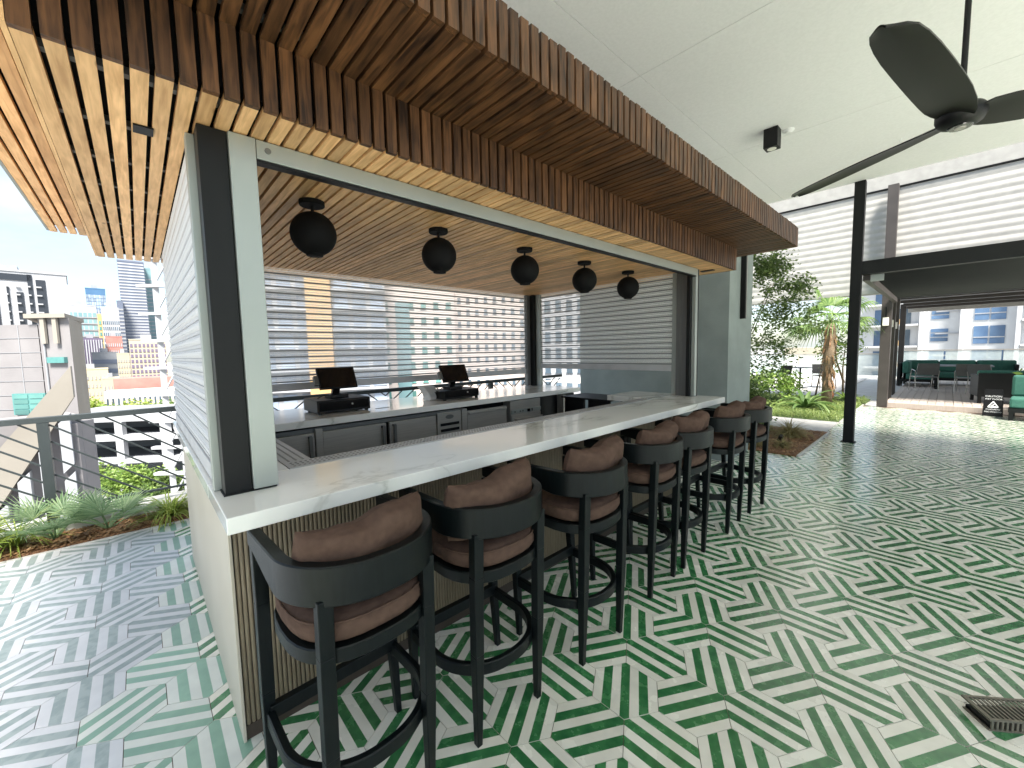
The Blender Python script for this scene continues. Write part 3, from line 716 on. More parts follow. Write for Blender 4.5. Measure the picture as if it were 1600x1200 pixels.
# ================================================================== GREY WALL COLUMN right of bar
w_ = MB(); w_.box(5.72,1.97,0,6.62,4.4,3.35); struct('wall_column', w_, 'stucco_grey')
dp = thing('door_track', 'narrow vertical steel channel hanging on the dark grey wall end', 'channel', (6.2,1.95,2))
cbox(6.17,1.915,1.95,6.215,1.967,3.2).build('channel', 'steel', dp); cbox(6.12,1.905,1.93,6.165,1.967,3.0).build('dark_channel', 'black', dp)  # second strip is plain black, beside the steel one

# ================================================================== LEFT PLANTER, CURB, RAILING
g = MB(); g.box(-4.5,4.875,-.02,5.6,5.22,.03); mulch = struct('planting_bed', g, 'mulch')
g = MB(); g.box(-4.5,5.222,-.02,6.0,5.62,.10); g.box(-4.5,4.862,-.02,5.6,4.874,.012)
struct('kerb', g, 'concrete')
def chips(n, xr, yr, z):
    g = MB()
    for _ in range(n):
        x, y = random.uniform(*xr), random.uniform(*yr); a = random.uniform(0,PI); l = random.uniform(.01,.035); w = random.uniform(.003,.008); zz = z+random.uniform(0,.02)
        d = Vector((math.cos(a)*l,math.sin(a)*l,random.uniform(-.01,.01))); e = Vector((-math.sin(a)*w,math.cos(a)*w,random.uniform(-.004,.004))); p = Vector((x,y,zz))
        g.add([p-d-e,p+d-e,p+d+e,p-d+e], [(0,1,2,3)])
    return g
chips(6000, (-3,.6), (4.88,5.22), .03).build('mulch_chips', 'dry_leaf', label='loose brown bark mulch along the left railing', cat='mulch', kind='stuff')

def railing(label, x0, x1, y, posts, seg, flip0=1):
    t = thing('railing', label, 'railing', (x0,y,0))
    z1 = 1.0; z0 = .22
    cbox(x0,y-.03,z1,x1,y+.03,z1+.05).build('top_rail', 'rail_paint', t, bevel=.003)
    for px in posts: cbox(px-.035,y-.032,.09,px+.035,y+.032,z1-.001).build('post', 'rail_paint', t)
    cbox(x0,y-.012,z0-.02,x1,y+.012,z0).build('bottom_rail', 'rail_paint', t)
    # each bay: slanting bars, direction alternating at the middle of the bay
    ed = [x0]+list(posts)+[x1]
    for a, b in zip(ed[:-1], ed[1:]):
        a += .036; b -= .036
        for half, (p, q, sgn) in enumerate(((a,(a+b)/2 if seg else b,1),((a+b)/2,b,-1))):
            if half and not seg: break
            h = z1-z0; sl = .78           # bars fall by sl per metre
            step = .155
            k = -h/sl
            while k < (q-p):
                # line z = z1 - sl*(x-(p+k)) going right for sgn=1
                s0 = max(0,k); s1 = min(q-p, k+h/sl)
                if s1-s0 > .04:
                    za = z1-sl*(s0-k); zb = z1-sl*(s1-k)
                    if sgn > 0: A, B = (p+s0,y,za), (p+s1,y,zb)
                    else: A, B = (q-s0,y,za), (q-s1,y,zb)
                    m_ = MB(); m_.bar(A,B,.014,.012,(0,1,0)); m_.build('bar', 'rail_paint', t)
                k += step/.8
    return t
railing('dark steel railing with slanting bars beside the planting bed', -3.9, .62, 5.42, (-2.55,-.66), False)
railing('dark steel railing with slanting bars behind the bar shutters', .66, 6.4, 5.42, (1.9,3.2,4.5,5.6), True)

# plants
def blade_leaf(g, p, az, L, w, up, droop, n=6, fold=0, mi=0):
    p = Vector(p); d = Vector((math.cos(az),math.sin(az),0)); sd_ = Vector((-math.sin(az),math.cos(az),0)); rows = []
    for i in range(n+1):
        t = i/n; a = up-droop*t*t; 
        q = p+d*(L*t*math.cos(a*.9))+Vector((0,0,L*t*math.sin(a)-droop*.15*L*t*t)); ww = w*math.sin(PI*min(1,.12+t*.88))**.8*(1 if t < 1 else 0)+.0006
        rows.append([q-sd_*ww, q+Vector((0,0,-fold*ww)), q+sd_*ww])
    g.grid(rows, mi)
def tuft(g, c, n, L, w, spread=1.2, up0=1.4, mi=0):
    for _ in range(n):
        az = random.uniform(0,2*PI); up = random.uniform(up0-spread, up0); l = L*random.uniform(.55,1.1)
        blade_leaf(g, (c[0]+random.uniform(-.03,.03),c[1]+random.uniform(-.03,.03),c[2]), az, l, w, up, random.uniform(.2,1.1), 5, .3, mi)
def fan_leaf(g, base, az, up, L, R, n=16, w=.012, arc=2.6, mi=0, droop=.3):
    base = Vector(base); d = Vector((math.cos(az)*math.cos(up),math.sin(az)*math.cos(up),math.sin(up))); tip = base+d*L
    g.tube([base, base+d*L*.5+Vector((0,0,.02)), tip], [.008,.006,.004], 5, mi)
    s = Vector((-math.sin(az),math.cos(az),0)); nrm = d.cross(s)
    for k in range(n):
        a = -arc/2+arc*k/(n-1); v = (d*math.cos(a)+s*math.sin(a)).normalized(); l = R*(.75+.25*math.cos(a))*random.uniform(.9,1.06)
        rows = []; pw = (-d*math.sin(a)+s*math.cos(a))
        for i in range(6):
            t = i/5; q = tip+v*l*t+Vector((0,0,-droop*l*t*t*t*1.2))+nrm*(.0); ww = w*(t*2.4+.1 if t < .35 else (1-(t-.35)/.65)*.94+.01)
            rows.append([q-pw*ww, q+nrm*ww*.5, q+pw*ww])
        g.grid(rows, mi)
def plant(name, label, loc, g, m, cat='plant', extra=None, group=None):
    t = thing(name, label, cat, loc, group=group)
    q = MB(); q.v = g.v; q.f = g.f; q.m = g.m; q.build('foliage', m, t, smooth=False); return t
def palmetto(loc, n, L, R, label, m):
    g = MB()
    for k in range(n):
        az = 2*PI*k/n+random.uniform(-.3,.3); up = random.uniform(.35,1.25); fan_leaf(g, loc, az, up, L*random.uniform(.7,1.1), R*random.uniform(.8,1.1), n=18, w=.008, arc=2.9, droop=.12)
    return plant('palmetto_plant', label, loc, g, m)
palmetto((-1.08,4.98,.03), 15, .22, .27, 'bright yellow green palmetto cut off by the left edge', 'leaf_lime')
palmetto((-.62,5.08,.03), 11, .26, .30, 'blue green palmetto in front of the railing post', 'leaf_blue')
palmetto((-.30,5.03,.03), 12, .24, .30, 'large pale green palmetto right of the railing post', 'leaf_blue')
g = MB(); tuft(g, (.13,5.02,.03), 200, .34, .005); plant('grass_plant', 'yellow green grassy tuft beside the bar end panel', (.13,5.02,.03), g, 'leaf_lime')
g = MB(); tuft(g, (-.85,5.12,.03), 90, .42, .004, mi=0); plant('grass_plant', 'thin wispy grass tuft between the lime and blue palmettos', (-.85,5.12,.03), g, 'leaf_lime')

# ================================================================== RIGHT SIDE: POSTS, PERGOLA, RIB WALL
pp = thing('steel_post', 'tall black steel post standing on tiles right of the planter', 'post', (8.22,1.01,0))
cbox(8.155,.945,.008,8.285,1.075,3.998).build('shaft', 'post_dark', pp, bevel=.003); cbox(8.13,.92,0,8.31,1.10,.0075).build('base_plate', 'post_dark', pp)
pg = thing('pergola', 'dark steel louvred pergola roof beyond the tall black post', 'pergola', (8.2,.9,2.6))
cbox(8.16,-6.5,2.60,8.28,.943,2.80).build('front_beam', 'post_dark', pg)
cbox(8.29,.86,2.52,13.28,.94,2.72).build('side_beam', 'col_brown', pg)
cbox(13.20,-6.5,2.60,13.32,.86,2.80).build('rear_beam', 'post_dark', pg)
for k in range(34):
    x = 8.36+k*.142; q = MB(); q.bar((x+.06,-6.4,2.66),(x+.06,.85,2.66),.012,.13,(-.5,0,.87)); q.build('louvre', 'louvre', pg)
cbox(8.282,.70,2.50,8.33,.85,2.60).build('bracket', 'alu', pg)
for i,(x,y,s,h,lab) in enumerate(((13.39,1.04,.19,5.28,'nearest brown steel column under the pergola end, rising above the beam'),(14.9,1.06,.16,2.95,'second brown steel column in the row past the pergola'),(16.6,1.09,.15,2.95,'third brown steel column in the row past the pergola'),(20.4,1.15,.15,2.95,'farthest brown steel column by the green sofa'))):
    t = thing('steel_column', lab, 'column', (x,y,0), group='brown columns of the far lounge')
    cbox(x-s/2,y-s/2,.0,x+s/2,y+s/2,h).build('shaft', 'col_brown' , t, bevel=.004)
    if i < 3:
        l_ = thing('wall_lantern', ('small white lantern on the nearest brown column','small white lantern on the second brown column','small white lantern on the third brown column')[i], 'lantern', (x,y,2.0))
        cbox(x-.06-s/2-.1,y-.05,1.98,x-s/2-.005,y+.05,2.17).build('shade', 'lamp_glow', l_); cbox(x-.10-s/2,y-.012,2.17,x-s/2-.06,y+.012,2.42).build('stem', 'post_dark', l_)
rw = thing('ribbed_cladding', 'tall white horizontally ribbed metal cladding above pergola and garden', 'wall', (13.6,-7,2.8))
nr = 15; z0r, z1r = 2.80, 5.25; hr = (z1r-z0r)/nr
for k in range(nr):
    g = MB(); rows = []
    for i in range(7):
        tt = i/6; rows.append([(13.6+.005*math.cos(2*PI*tt), -7.5, z0r+hr*(k+tt)), (13.6+.005*math.cos(2*PI*tt), 4.6, z0r+hr*(k+tt))])
    g.grid(rows); g.build('rib', 'rib_white', rw, smooth=True)
cbox(13.6,-7.5,5.30,13.75,4.6,9).build('upper_band', 'band_white', rw); cbox(13.64,-7.5,2.8,14.0,4.6,5.29).build('core', 'rib_white', rw)
cbox(13.56,-7.5,5.262,13.63,4.6,5.285).build('reveal', 'black', rw)
# roof over the lounge deck
lr = thing('lounge_roof', 'flat pale roof with grey edge beams over the far lounge deck', 'roof', (14,0,2.9))
cbox(14.05,-6.5,2.95,22.8,1.15,3.12).build('slab', 'c_grey', lr); cbox(22.8,-6.5,2.78,23.0,1.15,3.12).build('edge_beam', 'rib_white', lr); cbox(14.01,-6.5,2.80,14.045,1.15,3.1).build('front_edge', 'col_brown', lr)
for k in range(5):
    cbox(15.4+k*1.6,-6.5,2.86,15.5+k*1.6,1.15,2.949).build('rafter', 'col_brown', lr)
# raised deck boards
dk = bpy.data.objects.new('lounge_deck', None); C.objects.link(dk); dk['kind'] = 'structure'
for k in range(58):
    y = 1.0-.145*k-.14; cbox(13.55,y,-.02,24,y+.138,.085).build('board', 'deck', dk)
cbox(13.46,-7.4,-.02,13.545,1.0,.10).build('step_edge', 'deck', dk)

# garden
g = MB(); g.box(6.63,1.36,-.02,8.80,4.9,.02); struct('garden_bed', g, 'mulch')
g = MB(); g.box(8.82,1.40,-.02,10.1,4.9,.012); g.box(14.9,2.4,-.02,26,14,.004); struct('path', g, 'walk')
g = MB(); g.box(10.12,1.40,-.02,14.9,6.5,.02); struct('lawn', g, 'grass_base')
struct('kerb', MB().box(6.60,1.335,-.02,8.81,1.358,.03).box(10.1,1.375,-.02,13.4,1.398,.03), 'walk')
g = MB()
for _ in range(9000):
    x = random.uniform(10.15,14.6); y = random.uniform(1.42,4.5); h = .08+.10*max(0,noise.noise(Vector((x*1.2,y*1.2,0)))+.3)
    blade_leaf(g, (x,y,.02), random.uniform(0,2*PI), h*random.uniform(1,2), .005, 1.2, .9, 2)
g.build('lawn_grass', 'grass', label='soft green grass mounds below the palm', cat='grass', kind='stuff')
chips(2500, (6.65,8.78), (1.38,3.2), .02).build('mulch_chips', 'dry_leaf', label='loose bark mulch in the planter beside grey wall', cat='mulch', kind='stuff')
def grass_clump(loc, n, L, label, m):
    g = MB(); tuft(g, loc, n, L, .004, 1.2, 1.45); return plant('grass_clump', label, loc, g, m, 'grass')
grass_clump((8.0,1.75,.02), 420, .38, 'dry fountain grass clump nearest the planter corner', 'grass_dry')
grass_clump((7.6,2.3,.02), 420, .40, 'green and straw fountain grass in the middle of the planter', 'grass')
grass_clump((8.3,2.3,.02), 350, .36, 'low green fountain grass at the back of the planter', 'grass')
grass_clump((7.05,1.62,.02), 160, .2, 'small dry grass tuft in front of the planter spotlight', 'grass_dry')
grass_clump((6.95,2.0,.02), 260, .3, 'straw coloured grass tuft next to the grey wall', 'grass_dry')
sp = thing('garden_spotlight', 'small black spike spotlight lying tilted in the mulch', 'spotlight', (7.27,1.72,.02))
q = MB(); q.tube([(7.27,1.72,.03),(7.25,1.70,.11)], .006, 6); q.build('spike', 'black', sp)
q = MB(); q.tube([(7.20,1.68,.16),(7.30,1.74,.07)], [.032,.028], 12); q.build('head', 'black', sp)

def crown(g, c, rx, rz, n, size, mi=0, holes=.0, seed=0):
    for _ in range(n*3):
        if n <= 0: break
        p = Vector((random.gauss(0,.45),random.gauss(0,.45),random.gauss(0,.45)))
        if p.length > 1.15: continue
        q = Vector((c[0]+p.x*rx, c[1]+p.y*rx, c[2]+p.z*rz))
        if noise.noise(q*(1.6/max(rx,.2))+Vector((seed,0,0))) < holes-.05: continue
        n -= 1
        a = Vector((random.uniform(-1,1),random.uniform(-1,1),random.uniform(-.6,.6))).normalized(); b = a.cross(Vector((random.uniform(-1,1),random.uniform(-1,1),random.uniform(-1,1)))).normalized()
        s = size*random.uniform(.6,1.3)
        g.add([q-a*s, q-b*s*.45, q+a*s, q+b*s*.45], [(0,1,2,3)], mi)
def tree(name, label, base, trunks, crowns, size, m, group=None, th=.03, cat='tree'):
    t = thing(name, label, cat, base, group=group)
    g = MB()
    for pts in trunks: g.tube(pts, [th*(1-.75*i/(len(pts)-1)) for i in range(len(pts))], 7)
    if trunks: g.build('trunk', 'bark', t, smooth=True)
    g = MB()
    for i,(c, rx, rz, n) in enumerate(crowns): crown(g, c, rx, rz, n, size, 0, .0, i*3.3+base[0])
    g.build('crown', m, t); return t
B = (8.1,2.75,.02)
tr = []
for k in range(7):
    a = random.uniform(-.5,.5); tr.append([(8.1+.05*k-.15,2.75+.06*k-.2,.02),(8.0+a*.6,2.8+a,.9),(8.05+a,2.75-a*.8,1.8),(8.1+a*1.3+.2,2.6-a,2.7)])
tree('garden_tree', 'tall multi stemmed leafy shrub next to the grey wall', B, tr,
     [((8.3,2.25,2.95),.45,.40,2200),((8.6,1.95,2.55),.42,.30,1300),((8.4,2.05,2.1),.5,.3,1100),((8.0,3.0,2.5),.7,.7,700),((7.9,2.8,1.6),.6,.6,1200),((7.75,2.6,.9),.5,.55,1500),((8.4,2.2,1.5),.5,.5,1100),((7.7,2.35,.5),.5,.4,2000),((8.9,2.6,.6),.4,.4,700),((7.6,3.1,1.9),.55,.8,900),((9.0,1.75,1.9),.35,.25,400)], .032, 'leaf_tree', th=.02)
# fan palm
pm = thing('fan_palm', 'fan palm with shaggy trunk growing in the grass', 'palm', (12.9,2.05,.02))
g = MB(); g.tube([(12.9,2.05,.02),(12.88,2.06,.7),(12.9,2.05,1.35),(12.92,2.04,1.9),(12.9,2.05,2.15)], [.12,.10,.115,.12,.09], 12); g.build('trunk', 'bark', pm, smooth=True)
g = MB()
for _ in range(90):
    a = random.uniform(0,2*PI); z = random.uniform(.5,2.1); blade_leaf(g, (12.9+.10*math.cos(a),2.05+.10*math.sin(a),z), a, .2, .02, -1.0, .4, 3)
g.build('dry_fibre', 'dry_leaf', pm)
g = MB()
for k in range(22):
    az = 2*PI*k/22*2.4+random.uniform(-.2,.2); up = random.uniform(-.35,1.3); fan_leaf(g, (12.9,2.05,2.15), az, up, random.uniform(.45,.7), random.uniform(.5,.65), n=20, w=.022, arc=3.2, droop=.55)
g.build('crown', 'leaf_palm', pm)
br = (11.6,2.25,.02); g = MB()
for k in range(34):
    blade_leaf(g, (br[0],br[1],.06), 2*PI*k/34*3.1, random.uniform(.55,.8), .045, random.uniform(.25,1.15), random.uniform(.3,.9), 7, .5)
plant('bromeliad_plant', 'big spiky bromeliad rosette with broad green leaves', br, g, 'leaf_palm')
g = MB()
for k in range(20): blade_leaf(g, (13.6,1.75,.05), 2*PI*k/20*3.1, random.uniform(.3,.45), .03, random.uniform(.5,1.3), .5, 6, .5)
plant('bromeliad_plant', 'small spiky plant left of the nearest brown column', (13.6,1.75,.02), g, 'leaf_bright')
tree('garden_shrub', 'low bright leafy shrub behind the bromeliad and the palm', (12.6,3.0,.02), [[(12.6,3.0,.02),(12.6,3.0,.4)]], [((12.6,3.0,.5),.6,.4,1200),((12.9,3.5,.6),.6,.45,900)], .05, 'leaf_bright', th=.02, cat='shrub')
tree('garden_tree', 'thin young tree between the palm and the brown column', (14.2,1.9,.02), [[(14.2,1.9,.02),(14.15,1.93,.9),(14.2,1.9,1.6)],[(14.2,1.9,.5),(14.0,2.05,1.1),(13.9,2.1,1.7)]], [((14.2,1.9,1.75),.6,.5,500),((14.0,2.1,1.2),.45,.4,260)], .05, 'leaf_bright', th=.03)
tree('garden_tree', 'slim leaning tree right behind the palm trunk', (14.3,2.55,.02), [[(14.3,2.55,.02),(14.35,2.45,.8),(14.3,2.35,1.6)]], [((14.3,2.3,1.5),.35,.5,240)], .05, 'leaf_bright', th=.025)
q = MB(); q.lathe([(.06,0),(.13,.08),(.15,.17),(.11,.26),(.08,.30),(.10,.33)], (13.9,2.2,.02), 20); q.build('clay_urn', 'terracotta', smooth=True, label='round terracotta urn lying by the palm', cat='urn')
# far terrace edge: glass railing, table and chairs silhouettes in the garden
rg = thing('glass_railing', 'low glass railing along the far side of the garden terrace', 'railing', (22,2,0))
MT['clear'] = mat('clear', (.75,.85,.84), rough=.05, alpha=.35)
for k in range(8): cbox(22.0,1.6+k*1.5,.1,22.02,3.05+k*1.5,1.12).build('pane', 'clear', rg)
cbox(21.98,1.5,1.12,22.04,13.6,1.16).build('handrail', 'steel', rg)
rg = thing('glass_railing', 'glass railing with thin handrail behind the green sofas', 'railing', (24,-3,0))
for k in range(6): cbox(24.0,-7.4+k*1.5,.1,24.02,-5.95+k*1.5,1.22).build('pane', 'clear', rg)
cbox(23.98,-7.5,1.22,24.04,1.5,1.26).build('handrail', 'steel', rg)
tb = thing('garden_table', 'dark pedestal table far off on the pale garden paving', 'table', (17.6,3.6,0))
q = MB(); q.lathe([(.25,0),(.25,.02),(.03,.04),(.03,.72),(.35,.73),(.35,.75)], (17.6,3.6,0), 20); q.build('table_body', 'post_dark', tb)
def wire_chair(loc, rz, label, m='post_dark', seat_m='steel_dark', s=1.0, name='chair', group=None):
    t = thing(name, label, 'chair', loc, rz, group)
    def b(nm, g, mm): return link(nm, g.mesh(nm, mm, smooth=False), t)
    for sx in (-1,1):
        g = MB(); g.tube([(sx*.25,-.28,0),(sx*.25,-.20,.42),(sx*.26,-.24,.62),(sx*.25,.12,.66),(sx*.25,.22,.42),(sx*.25,.30,0)], .012, 6); b('leg_frame', g, m)
    g = MB(); g.box(-.23,-.24,.42,.23,.23,.45); b('seat', g, seat_m)
    g = MB(); g.grid([[(-.23,-.24,.50),(.23,-.24,.50)],[(-.24,-.28,.66),(.24,-.28,.66)],[(-.23,-.33,.84),(.23,-.33,.84)]]); o = b('backrest', g, seat_m); sm = o.modifiers.new('s','SOLIDIFY'); sm.thickness = .02
    return t
wire_chair((17.0,4.1,0), -.6, 'dark chair left of the far garden table', seat_m='post_dark')
wire_chair((18.1,3.0,0), 2.2, 'dark chair right of the far garden table', seat_m='post_dark')

# lounge furniture
Zd = .086
def sofa(loc, rz, ln, label, backs=2, legs=True, arm=(1,1), dep=.85, group=None, h=.80):
    t = thing('sofa', label, 'sofa', loc, rz, group)
    def b(nm, g, mm, **k): return link(nm, g.mesh(nm, mm), t, **k)
    g = MB(); g.box(-ln/2,-dep/2,.16,ln/2,dep/2,.24); b('frame', g, 'post_dark')
    for x in (-ln/2+.04,ln/2-.04):
        for y in (-dep/2+.04,dep/2-.04): g = MB(); g.box(x-.03,y-.03,0,x+.03,y+.03,.16); b('leg', g, 'post_dark')
    w = ln/backs
    for k in range(backs):
        x0 = -ln/2+k*w
        g = MB(); g.box(x0+.01,-dep/2+.02,.245,x0+w-.01,dep/2-.2,.44); b('seat_cushion', g, 'green_fabric', bevel=.03)
        g = MB(); g.box(x0+.01,dep/2-.28,.445,x0+w-.01,dep/2-.10,h); b('back_cushion', g, 'green_fabric', bevel=.04)
    g = MB(); g.box(-ln/2,dep/2-.06,.24,ln/2,dep/2,h-.06); b('back_frame', g, 'post_dark')
    for sgn, on in zip((-1,1), arm):
        if on: g = MB(); g.box(sgn*(ln/2-.03)-.03,-dep/2,.24,sgn*(ln/2-.03)+.03,dep/2-.065,h-.12); b('arm', g, 'post_dark')
    return t
sofa((20.6,-.25,Zd), -PI/2, 2.6, 'long green sofa facing us behind the far dining table', 3, h=.84)
sofa((19.7,1.05-.35,Zd), PI*0, 1.2, 'short green corner sofa against the columns', 1, arm=(0,0), h=.84)
sofa((20.6,-3.3,Zd), -PI/2, 2.4, 'green sofa at far right behind the potted plant', 2, h=.84)
sofa((15.1,-1.10,Zd), PI/2+.12, 1.25, 'green sofa seen from behind with open dark wooden back', 1, arm=(1,1), h=.78)
ar = sofa((12.75,-1.32,0), -PI/2-.1, .85, 'green lounge chair at the right edge on the tiles', 1, arm=(0,0), h=.86, dep=.8)
dt = thing('dining_table', 'grey topped dining table with dark pedestal legs in the lounge', 'table', (18.7,-.20,Zd))
cbox(18.2,-.95,Zd+.72,19.2,.55,Zd+.75).build('tabletop', 'c_grey', dt); 
for y in (-.6,.2): cbox(18.65,y-.05,Zd,18.75,y+.05,Zd+.72).build('pedestal', 'post_dark', dt); cbox(18.35,y-.03,Zd,19.05,y+.03,Zd+.04).build('foot', 'post_dark', dt)
wire_chair((17.5,.45,Zd), -PI/2+.3, 'metal armchair at the left end of the lounge table', 'steel', 'steel_dark')
wire_chair((17.3,-.45,Zd), -PI/2-.1, 'metal armchair in the middle in front of the lounge table', 'steel', 'steel_dark')
wire_chair((17.1,-.75,Zd), -PI/2-.5, 'metal armchair at the right end of the lounge table', 'steel', 'steel_dark')
# potted plant at right
pt = thing('potted_plant', 'bushy green plant in a pot behind the right lounge chair', 'plant', (13.5,-1.55,0))
q = MB(); q.lathe([(.14,0),(.2,.45),(.21,.5),(.18,.5)], (13.5,-1.55,0), 20); q.build('pot', 'c_grey', pt, smooth=True)
g = MB(); crown(g, (13.5,-1.5,.85), .42, .3, 500, .06, 0, -.3); g.build('foliage', 'leaf_bright', pt)
# caution sign
sg = thing('caution_sign', 'black folding floor sign with white warning triangle beside the lounge chair', 'sign', (13.03,-.70,0), math.radians(-90-2))
def sb(nm, g, mm, par=None, **k): return link(nm, g.mesh(nm, mm), par or sg, **k)
g = MB(); g.prism([(-.14,-.10),(.14,-.10),(.14,-.09),(-.14,-.09)], 0, .01); 
g = MB(); g.add([(-.14,-.12,0),(.14,-.12,0),(.125,-.02,.55),(-.125,-.02,.55),(-.14,-.105,0),(.14,-.105,0),(.125,-.005,.55),(-.125,-.005,.55)], [(0,1,2,3),(7,6,5,4),(0,4,5,1),(1,5,6,2),(2,6,7,3),(3,7,4,0)]); pn = sb('front_panel', g, 'black')
g = MB(); g.add([(-.14,.12,0),(.14,.12,0),(.125,.02,.55),(-.125,.02,.55),(-.14,.105,0),(.14,.105,0),(.125,.005,.55),(-.125,.005,.55)], [(3,2,1,0),(4,5,6,7),(0,1,5,4),(1,2,6,5),(2,3,7,6),(3,0,4,7)]); sb('rear_panel', g, 'black')
tl = math.atan2(.10,.55)
def on_panel(x, z): return (x, -.12+z*math.sin(tl)-.002, z*math.cos(tl))
g = MB()
for (a,b) in (((-.07,.19),(.07,.19)),((.07,.19),(0,.31)),((0,.31),(-.07,.19))):
    A = Vector(on_panel(*a)); B_ = Vector(on_panel(*b)); g.bar(A,B_,.018,.002,(0,-1,.2))
g.bar(on_panel(-.02,.21),on_panel(.015,.26),.018,.002,(0,-1,.2)); g.bar(on_panel(-.035,.215),on_panel(.04,.205),.012,.002,(0,-1,.2))
sb('triangle', g, 'white_print')
def text(s, z, size):
    cu = bpy.data.curves.new('lettering','FONT'); cu.body = s; cu.size = size; cu.align_x = 'CENTER'; cu.extrude = .0006
    o = bpy.data.objects.new('lettering', cu); C.objects.link(o); bpy.context.view_layer.update()
    me = bpy.data.meshes.new_from_object(o.evaluated_get(bpy.context.evaluated_depsgraph_get())); bpy.data.objects.remove(o)
    me.materials.clear(); me.materials.append(MT['white_print'])
    link('lettering', me, sg, on_panel(0,z), (PI/2-tl,0,0))
text('CAUTION', .40, .05); text('WET FLOOR', .345, .042); text('CUIDADO', .13, .042); text('PISO MOJADO', .08, .036)

# ================================================================== THE CITY
def bld(name, label, a, b, depth, z0, z1, wall, cat='building', rows=0, cols=0, wmat='c_glass', ww=.6, wh=.55, top=.06, bot=.0, bal=None, group=None, roof=True, side=.0, band=None, wname='window', piers=None, square=True):
    """front face from a to b (left to right seen from camera)"""
    a = Vector((*a,0)); b = Vector((*b,0))
    if square:      # turn the box so that its right flank runs away from the terrace
        n_ = b.normalized(); a = a*(b.dot(n_)/a.dot(n_))
    u = (b-a); W = u.length; ang = math.atan2(u.y,u.x)
    t = thing(name, label, cat, (a.x,a.y,z0), ang, group); H = z1-z0
    def lk(nm, g, m, loc=(0,0,0), **k): return link(nm, g.mesh(nm, m), t, loc, **k)
    g = MB(); g.box(0,0,0,W,depth,H); lk('wall', g, wall)
    if roof: g = MB(); g.box(-.01*W,-.01*W,H,W*1.01,depth,H+max(.4,H*.012)); lk('roof', g, wall); g = MB(); g.box(W*.3,depth*.3,H+.5,W*.6,depth*.6,H+H*.04+1.2); lk('plant_room', g, 'c_grey')
    if rows and cols:
        fh = H*(1-top-bot)/rows; fw = W*(1-2*side)/cols
        g = MB(); g.box(-fw*ww/2,-.12,0,fw*ww/2,.0,fh*wh); g.box(-fw*ww/2-.05*fw,-.2,-.06*fh,fw*ww/2+.05*fw,0,-.0)
        if rows*cols <= 300:
            me = MB.mesh(g, wname, wmat)
            for r in range(rows):
                for c in range(cols): link(wname, me, t, (W*side+fw*(c+.5),0,H*bot+fh*(r+.25)))
        else:
            q = MB()
            for r in range(rows):
                for c in range(cols):
                    x = W*side+fw*(c+.5); z = H*bot+fh*(r+.25); q.box(x-fw*ww/2,-.12,z,x+fw*ww/2,0,z+fh*wh)
            o = lk(wname, q, wmat); o['kind'] = 'stuff'
        if bal:
            for r in range(rows): g = MB(); g.box(0,-bal,H*bot+fh*(r+.05),W,0,H*bot+fh*(r+.05)+fh*.09); lk('slab', g, 'c_white')
    if piers:
        n, pw, pm_ = piers
        for k in range(n): g = MB(); x = W*(k+.5)/n; g.box(x-W/n*pw/2,-.4,0,x+W/n*pw/2,-.01,H*.985); lk('pier', g, pm_)
    return t
G0 = -24
# near beige block with capped stair tower
nb = thing('service_tower', 'pale concrete tower block with capped stair head and teal framed window', 'building', (-6,43,G0))
def V(*p): return Vector(p)
def wallquad(nm, m, a, b, z0, z1, th=.4, par=nb, **k):
    a = V(*a,0); b = V(*b,0); d = (b-a).normalized(); n_ = V(-d.y,d.x,0); g = MB()
    g.add([a+V(0,0,z0),b+V(0,0,z0),b+n_*th+V(0,0,z0),a+n_*th+V(0,0,z0),a+V(0,0,z1),b+V(0,0,z1),b+n_*th+V(0,0,z1),a+n_*th+V(0,0,z1)], [(0,1,2,3),(7,6,5,4),(0,4,5,1),(1,5,6,2),(2,6,7,3),(3,7,4,0)]); return g.build(nm, m, par, **k)
FA, FB, FC, FD = (-12.0,49.6), (-4.98,43.14), (-3.35,41.65), (-3.08,46.6)
g = MB(); g.prism([FA,FB,(-5.4,50),(-12,54)], G0, 4.05); g.build('wall', 'c_conc', nb)
g = MB(); g.prism([(-4.92,43.02),FC,(-3.40,46.5),(-4.9,48.5)], G0, 4.45); g.build('wall', 'c_conc', nb)
g = MB(); g.prism([(-3.349,41.66),FD,(-3.39,46.5),(-3.36,42.5)], G0, 4.44); g.build('wall', 'c_beige', nb)
dd = (V(*FC,0)-V(*FB,0)).normalized()
def onF(s, out=0): p = V(*FC,0)-dd*s; n_ = V(dd.y,-dd.x,0); return p+n_*out
g = MB(); P1, P2 = onF(2.7,.35), onF(-.12,.35); P3, P4 = V(-2.95,46.8,0), V(-5.6,49,0)
g.prism([(p.x,p.y) for p in (P1,P2,P3,P4)], 4.46, 4.75); g.build('cap_slab', 'c_beige', nb)
for s in (.62,1.45):
    A_, B_ = onF(s,.12), onF(s+.28,.12); wallquad('fin', 'c_beige', (A_.x,A_.y), (B_.x,B_.y), 2.7, 4.44, .15)
A_, B_ = onF(1.55,.25), onF(.35,.25); wallquad('awning', 'aqua', (A_.x,A_.y), (B_.x,B_.y), 1.35, 1.75, .3)
for k in range(8): A_, B_ = onF(1.75,.03), onF(9.5,.03); wallquad('panel_joint', 'c_grey', (onF(9,.025).x,onF(9,.025).y), (onF(1.8,.025).x,onF(1.8,.025).y), 3.1-k*1.0, 3.13-k*1.0, .02)
for s in (3.6,6.0): wallquad('panel_joint', 'c_grey', (onF(s,.025).x,onF(s,.025).y), (onF(s-.04,.025).x,onF(s-.04,.025).y), -8, 4.0, .02)
wf = wallquad('window_frame', 'aqua', (onF(4.3,.2).x,onF(4.3,.2).y), (onF(2.0,.2).x,onF(2.0,.2).y), -2.25, -.75, .18)
